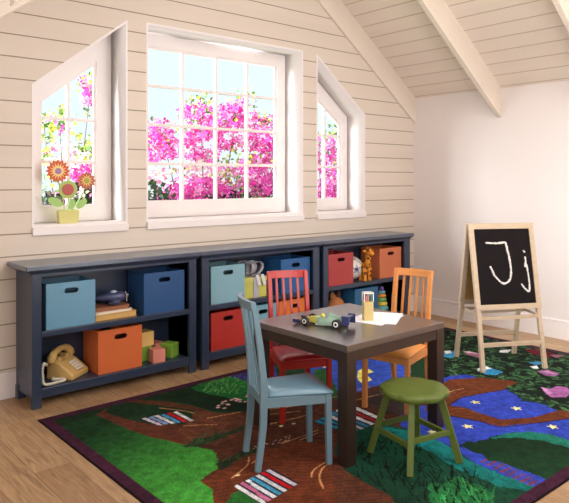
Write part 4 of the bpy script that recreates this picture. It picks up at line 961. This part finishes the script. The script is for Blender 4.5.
('P',(222,222,226),[(1.626,2.209),(1.648,2.212),(1.643,2.012),(1.621,2.009)],None,None,0),
('P',(196,110,150),[(1.657,2.213),(1.679,2.216),(1.675,2.017),(1.653,2.014)],None,None,0),
('P',(214,222,232),[(1.689,2.217),(1.711,2.219),(1.707,2.023),(1.685,2.019)],None,None,0),
('P',(70,150,190),[(1.721,2.221),(1.744,2.223),(1.741,2.028),(1.718,2.025)],None,None,0),
('P',(200,206,214),[(1.754,2.224),(1.777,2.227),(1.774,2.034),(1.751,2.03)],None,None,0),
('P',(186,24,34),[(1.787,2.228),(1.81,2.231),(1.809,2.04),(1.785,2.036)],None,None,0),
('P',(206,200,214),[(1.821,2.232),(1.845,2.235),(1.844,2.046),(1.82,2.042)],None,None,0),
('P',(20,22,40),[(2.384,2.511),(2.746,2.586),(2.712,2.284),(2.412,2.271)],None,None,0),
('P',(40,130,160),[(2.39,2.512),(2.423,2.519),(2.445,2.272),(2.417,2.271)],None,None,0),
('P',(40,130,160),[(2.439,2.522),(2.473,2.529),(2.487,2.274),(2.458,2.273)],None,None,0),
('P',(210,214,220),[(2.488,2.533),(2.523,2.54),(2.529,2.276),(2.5,2.275)],None,None,0),
('P',(60,140,180),[(2.539,2.543),(2.575,2.55),(2.572,2.278),(2.542,2.276)],None,None,0),
('P',(222,222,226),[(2.591,2.554),(2.627,2.561),(2.615,2.28),(2.585,2.278)],None,None,0),
('P',(160,40,40),[(2.644,2.565),(2.681,2.572),(2.659,2.282),(2.629,2.28)],None,None,0),
('P',(225,225,228),[(2.699,2.576),(2.737,2.584),(2.704,2.284),(2.673,2.282)],None,None,0)]

rx0, rx1, ry0, ry1 = 1.262, 4.80, 1.30, 3.528
st = .0056
nx, ny = int((rx1-rx0)/st)+1, int((ry1-ry0)/st)+1
gx, gy = np.meshgrid(np.linspace(rx0, rx1, nx), np.linspace(ry0, ry1, ny))
PX, PY = gx.ravel(), gy.ravel(); rg = np.random.default_rng(11)
def smooth_noise(freq, seed):
    r_ = np.random.default_rng(seed); a = r_.uniform(-1, 1, (64, 64)); u = PX*freq; v = PY*freq
    iu, iv = np.floor(u).astype(int), np.floor(v).astype(int); fu, fv = u-iu, v-iv; fu = fu*fu*(3-2*fu); fv = fv*fv*(3-2*fv)
    g_ = lambda i, j: a[i % 64, j % 64]
    return (g_(iu, iv)*(1-fu)+g_(iu+1, iv)*fu)*(1-fv)+(g_(iu, iv+1)*(1-fu)+g_(iu+1, iv+1)*fu)*fv
n1, n2 = smooth_noise(38, 1), smooth_noise(38, 2); n3 = smooth_noise(7, 3)
C = np.tile(np.array([30., 60, 36]), (len(PX), 1))
def inside(poly, jit=0):
    X, Y = PX+n1*jit/1000, PY+n2*jit/1000; res = np.zeros(len(X), bool); n = len(poly)
    xs = [p[0] for p in poly]; ys = [p[1] for p in poly]
    idx = np.where((X > min(xs)) & (X < max(xs)) & (Y > min(ys)) & (Y < max(ys)))[0]
    if len(idx) == 0: return idx
    X, Y = X[idx], Y[idx]; r_ = np.zeros(len(idx), bool)
    for i in range(n):
        x1, y1 = poly[i]; x2, y2 = poly[(i+1) % n]
        if y1 == y2: continue
        c = ((y1 > Y) != (y2 > Y)) & (X < (x2-x1)*(Y-y1)/(y2-y1)+x1); r_ ^= c
    return idx[r_]
def seg(a, b_, w0, w1, col):
    (x1, y1), (x2, y2) = a, b_; m_ = max(w0, w1)
    idx = np.where((PX > min(x1, x2)-m_) & (PX < max(x1, x2)+m_) & (PY > min(y1, y2)-m_) & (PY < max(y1, y2)+m_))[0]
    if not len(idx): return
    dx, dy = x2-x1, y2-y1; L2 = dx*dx+dy*dy+1e-12; tt = np.clip(((PX[idx]-x1)*dx+(PY[idx]-y1)*dy)/L2, 0, 1)
    d = np.hypot(PX[idx]-x1-tt*dx, PY[idx]-y1-tt*dy); C[idx[d < (w0+(w1-w0)*tt)/2]] = col
def rand_in(poly, n):
    xs = [p[0] for p in poly]; ys = [p[1] for p in poly]; out = []
    while len(out) < n:
        x, y = rg.uniform(min(xs), max(xs)), rg.uniform(min(ys), max(ys)); r_ = False
        for i in range(len(poly)):
            x1, y1 = poly[i]; x2, y2 = poly[(i+1) % len(poly)]
            if (y1 > y) != (y2 > y) and x < (x2-x1)*(y-y1)/(y2-y1)+x1: r_ = not r_
        if r_: out.append((x, y))
    return out
for op in RUG_OPS:
    k = op[0]
    if k == 'P':
        _, c, pts, c2, ab, rough = op; i = inside(pts, rough)
        if c2:
            (ax, ay), (bx, by) = ab; dx, dy = bx-ax, by-ay; f = np.clip(((PX[i]-ax)*dx+(PY[i]-ay)*dy)/(dx*dx+dy*dy), 0, 1)[:, None]
            C[i] = np.array(c)*(1-f)+np.array(c2)*f
        else: C[i] = c
    elif k == 'L':
        _, c, w_, pts = op; pts = cat([Vector((*p, 0)) for p in pts], 6) if len(pts) > 2 else [Vector((*p, 0)) for p in pts]
        m_ = len(pts)-1
        for j in range(m_): seg(pts[j][:2], pts[j+1][:2], w_*(1-.3*j/m_), w_*(1-.3*(j+1)/m_), c)
    elif k == 'S':
        _, c, (x, y), r_ = op
        if r_ > .025: i = inside([(x+(r_ if q % 2 == 0 else r_*.42)*math.sin(q*PI/5+.6), y+(r_ if q % 2 == 0 else r_*.42)*math.cos(q*PI/5+.6)) for q in range(10)])
        else: i = inside([(x+r_*.5*math.cos(a)*1.3, y+r_*.5*math.sin(a)) for a in np.linspace(0, 5.5, 8)])
        C[i] = c
    elif k == 'BLADES':
        _, c, pts, n, l, w_ = op
        for (x, y) in rand_in(pts, n):
            a = rg.normal(.9, .28); ll = l*rg.uniform(.5, 1.2); cc = np.array(c)*rg.uniform(.8, 1.25)
            seg((x, y), (x+ll*math.cos(a), y+ll*math.sin(a)*.8), w_, .001, cc)
    elif k == 'LEAF':
        pts = op[1]; i = inside(pts, 20); C[i] = (14, 26, 18)
        for (x, y) in rand_in(pts, 650):
            a = rg.uniform(0, 2*PI); l = rg.uniform(.06, .11); cc = np.array([(40, 76, 46), (56, 98, 62), (28, 56, 38), (72, 110, 72)][rg.integers(4)]); ca, sa = math.cos(a), math.sin(a)
            for s_, col in ((1.18, np.array((8, 16, 12))), (1, cc)):
                P_ = [(x+ca*l*s_*u-sa*l*.36*s_*v, y+sa*l*s_*u+ca*l*.36*s_*v) for u, v in ((-.5, 0), (-.2, .42), (.15, .4), (.5, 0), (.15, -.4), (-.2, -.42))]
                C[inside(P_)] = col
            seg((x-ca*l*.4, y-sa*l*.4), (x+ca*l*.4, y+sa*l*.4), .003, .001, cc*1.35)
    elif k == 'GRAIN':
        brown = (C[:, 0] > 70) & (C[:, 0] > C[:, 1]*1.4) & (C[:, 1] > C[:, 2]*1.05) & (C[:, 0] < 150)
        w_ = np.sin((PX*.55+PY*1.0+n3*.05)*180+smooth_noise(4, 9)*5)
        C[brown] *= (1-.16*(w_[brown] > .55))[:, None]
# border
d = np.minimum(np.minimum(PX-rx0, rx1-PX), np.minimum(PY-ry0, ry1-PY))
C[d < .066] = (66, 30, 52); C[d < .009] = (26, 14, 22)
C *= (1+.14*rg.uniform(-1, 1, len(PX))+.14*n1+.06*n3)[:, None]; C = np.clip(C, 0, 255)/255
lc = np.where(C <= .04045, C/12.92, ((C+.055)/1.055)**2.4)
V = np.stack([PX, PY, np.full(len(PX), .006)+np.where(d < .004, -.002, 0)], 1)
ii = np.arange(nx*ny).reshape(ny, nx)
quads = np.stack([ii[:-1, :-1], ii[:-1, 1:], ii[1:, 1:], ii[1:, :-1]], -1).reshape(-1, 4)
# skirt down to the floor
edge = list(ii[0, :])+list(ii[1:, -1])+list(ii[-1, -2::-1])+list(ii[-2:0:-1, 0]); ne = len(edge)
sk = V[edge].copy(); sk[:, 2] = 0.0005; base_i = len(V); V = np.vstack([V, sk])
skq = np.array([[edge[k], base_i+k, base_i+(k+1) % ne, edge[(k+1) % ne]] for k in range(ne)])
allq = np.vstack([quads, skq])
me = bpy.data.meshes.new('play_rug'); me.vertices.add(len(V)); me.vertices.foreach_set('co', V.astype(np.float32).ravel())
me.loops.add(len(allq)*4); me.loops.foreach_set('vertex_index', allq.astype(np.int32).ravel())
me.polygons.add(len(allq)); me.polygons.foreach_set('loop_start', (np.arange(len(allq))*4).astype(np.int32)); me.update(calc_edges=True)
lc4 = np.ones((len(V), 4), np.float32); lc4[:len(lc), :3] = lc; lc4[len(lc):, :3] = lc[edge]
ca = me.color_attributes.new('pile', 'FLOAT_COLOR', 'POINT'); ca.data.foreach_set('color', lc4.ravel())
m, nt, b = new_mat('rug_pile'); vc = nt.nodes.new('ShaderNodeVertexColor'); vc.layer_name = 'pile'
tc = nt.nodes.new('ShaderNodeTexCoord'); no = nt.nodes.new('ShaderNodeTexNoise'); no.inputs['Scale'].default_value = 160; no.inputs['Detail'].default_value = 3; nt.links.new(tc.outputs['Object'], no.inputs['Vector'])
mr = nt.nodes.new('ShaderNodeMapRange'); mr.inputs['From Min'].default_value = .3; mr.inputs['From Max'].default_value = .7; mr.inputs['To Min'].default_value = .72; mr.inputs['To Max'].default_value = 1.2; nt.links.new(no.outputs['Fac'], mr.inputs['Value'])
mx = nt.nodes.new('ShaderNodeMix'); mx.data_type = 'RGBA'; mx.blend_type = 'MULTIPLY'; mx.inputs['Factor'].default_value = 1
nt.links.new(vc.outputs['Color'], mx.inputs['A']); nt.links.new(mr.outputs[0], mx.inputs['B']); nt.links.new(mx.outputs['Result'], b.inputs['Base Color'])
bp = nt.nodes.new('ShaderNodeBump'); bp.inputs['Strength'].default_value = .5; bp.inputs['Distance'].default_value = .004; nt.links.new(no.outputs['Fac'], bp.inputs['Height']); nt.links.new(bp.outputs['Normal'], b.inputs['Normal'])
b.inputs['Roughness'].default_value = .95; b.inputs['Specular IOR Level'].default_value = .15
me.materials.append(m); o = bpy.data.objects.new('play_rug', me); COL.objects.link(o)
tag(o, 'large dark play rug with trees, books, stars and a purple border', 'rug')

# ------------------------------------------------------------------ light, sky, camera
w = bpy.data.worlds.new('sky'); bpy.context.scene.world = w; w.use_nodes = True; nt = w.node_tree; bg = nt.nodes['Background']
bg.inputs['Color'].default_value = (.80, .93, .98, 1); bg.inputs['Strength'].default_value = 1.15
def area(name, loc, target, sx, sy, watts, col=(1, 1, 1)):
    l = bpy.data.lights.new(name, 'AREA'); l.shape = 'RECTANGLE'; l.size = sx; l.size_y = sy; l.energy = watts; l.color = col
    o = bpy.data.objects.new(name, l); COL.objects.link(o); o.location = loc
    o.rotation_euler = (Vector(target)-Vector(loc)).to_track_quat('-Z', 'Y').to_euler(); return o
area('high_soft_fill', (2.4, -.9, 2.6), (3.1, 3.2, .7), 3.0, 1.6, 84, (1, .985, .975))  # soft fill added out of frame; the room has no such fixture
area('room_fill', (-1.2, 1.2, 1.35), (3.2, 2.8, 1.0), 1.8, 1.4, 30, (1, .985, .98))
area('overhead_fill', (2.9, 1.3, 3.3), (2.9, 2.2, 0), 1.6, 1.6, 26, (1, .98, .96))  # invented fill under the ridge, shining down; no lamp hangs here
area('ceiling_fill', (2.6, .3, 1.0), (3.6, 1.6, 3.5), 2.2, 1.6, 66, (1, .98, .965))  # added only to brighten the ceiling from below, not a real lamp
area('daylight_fill', (-1.6, 7.2, 3.8), (3.2, 4.0, 1.5), 5.0, 3.4, 2300, (.95, .98, 1))  # area light added outdoors, stands in for sky light on the window reveals
sl = bpy.data.lights.new('sun', 'SUN'); sl.energy = 6; sl.angle = .02; sl.color = (1, .97, .93); so = bpy.data.objects.new('sun', sl); COL.objects.link(so)
so.rotation_euler = (math.radians(40), 0, math.radians(-25))
cam = bpy.data.cameras.new('camera'); co = bpy.data.objects.new('camera', cam); COL.objects.link(co)
cam.sensor_width = 36; cam.lens = 638*36/569; cam.shift_y = -(251.5-179.6)/569; cam.clip_start = .05
co.location = (0, 0, 1.32); co.rotation_euler = (PI/2, 0, math.radians(49.1374-90)); bpy.context.scene.camera = co
sc = bpy.context.scene
sc.view_settings.view_transform = 'Standard'; sc.view_settings.look = 'None'; sc.view_settings.exposure = 0
try: sc.cycles.use_denoising = True
except Exception: pass
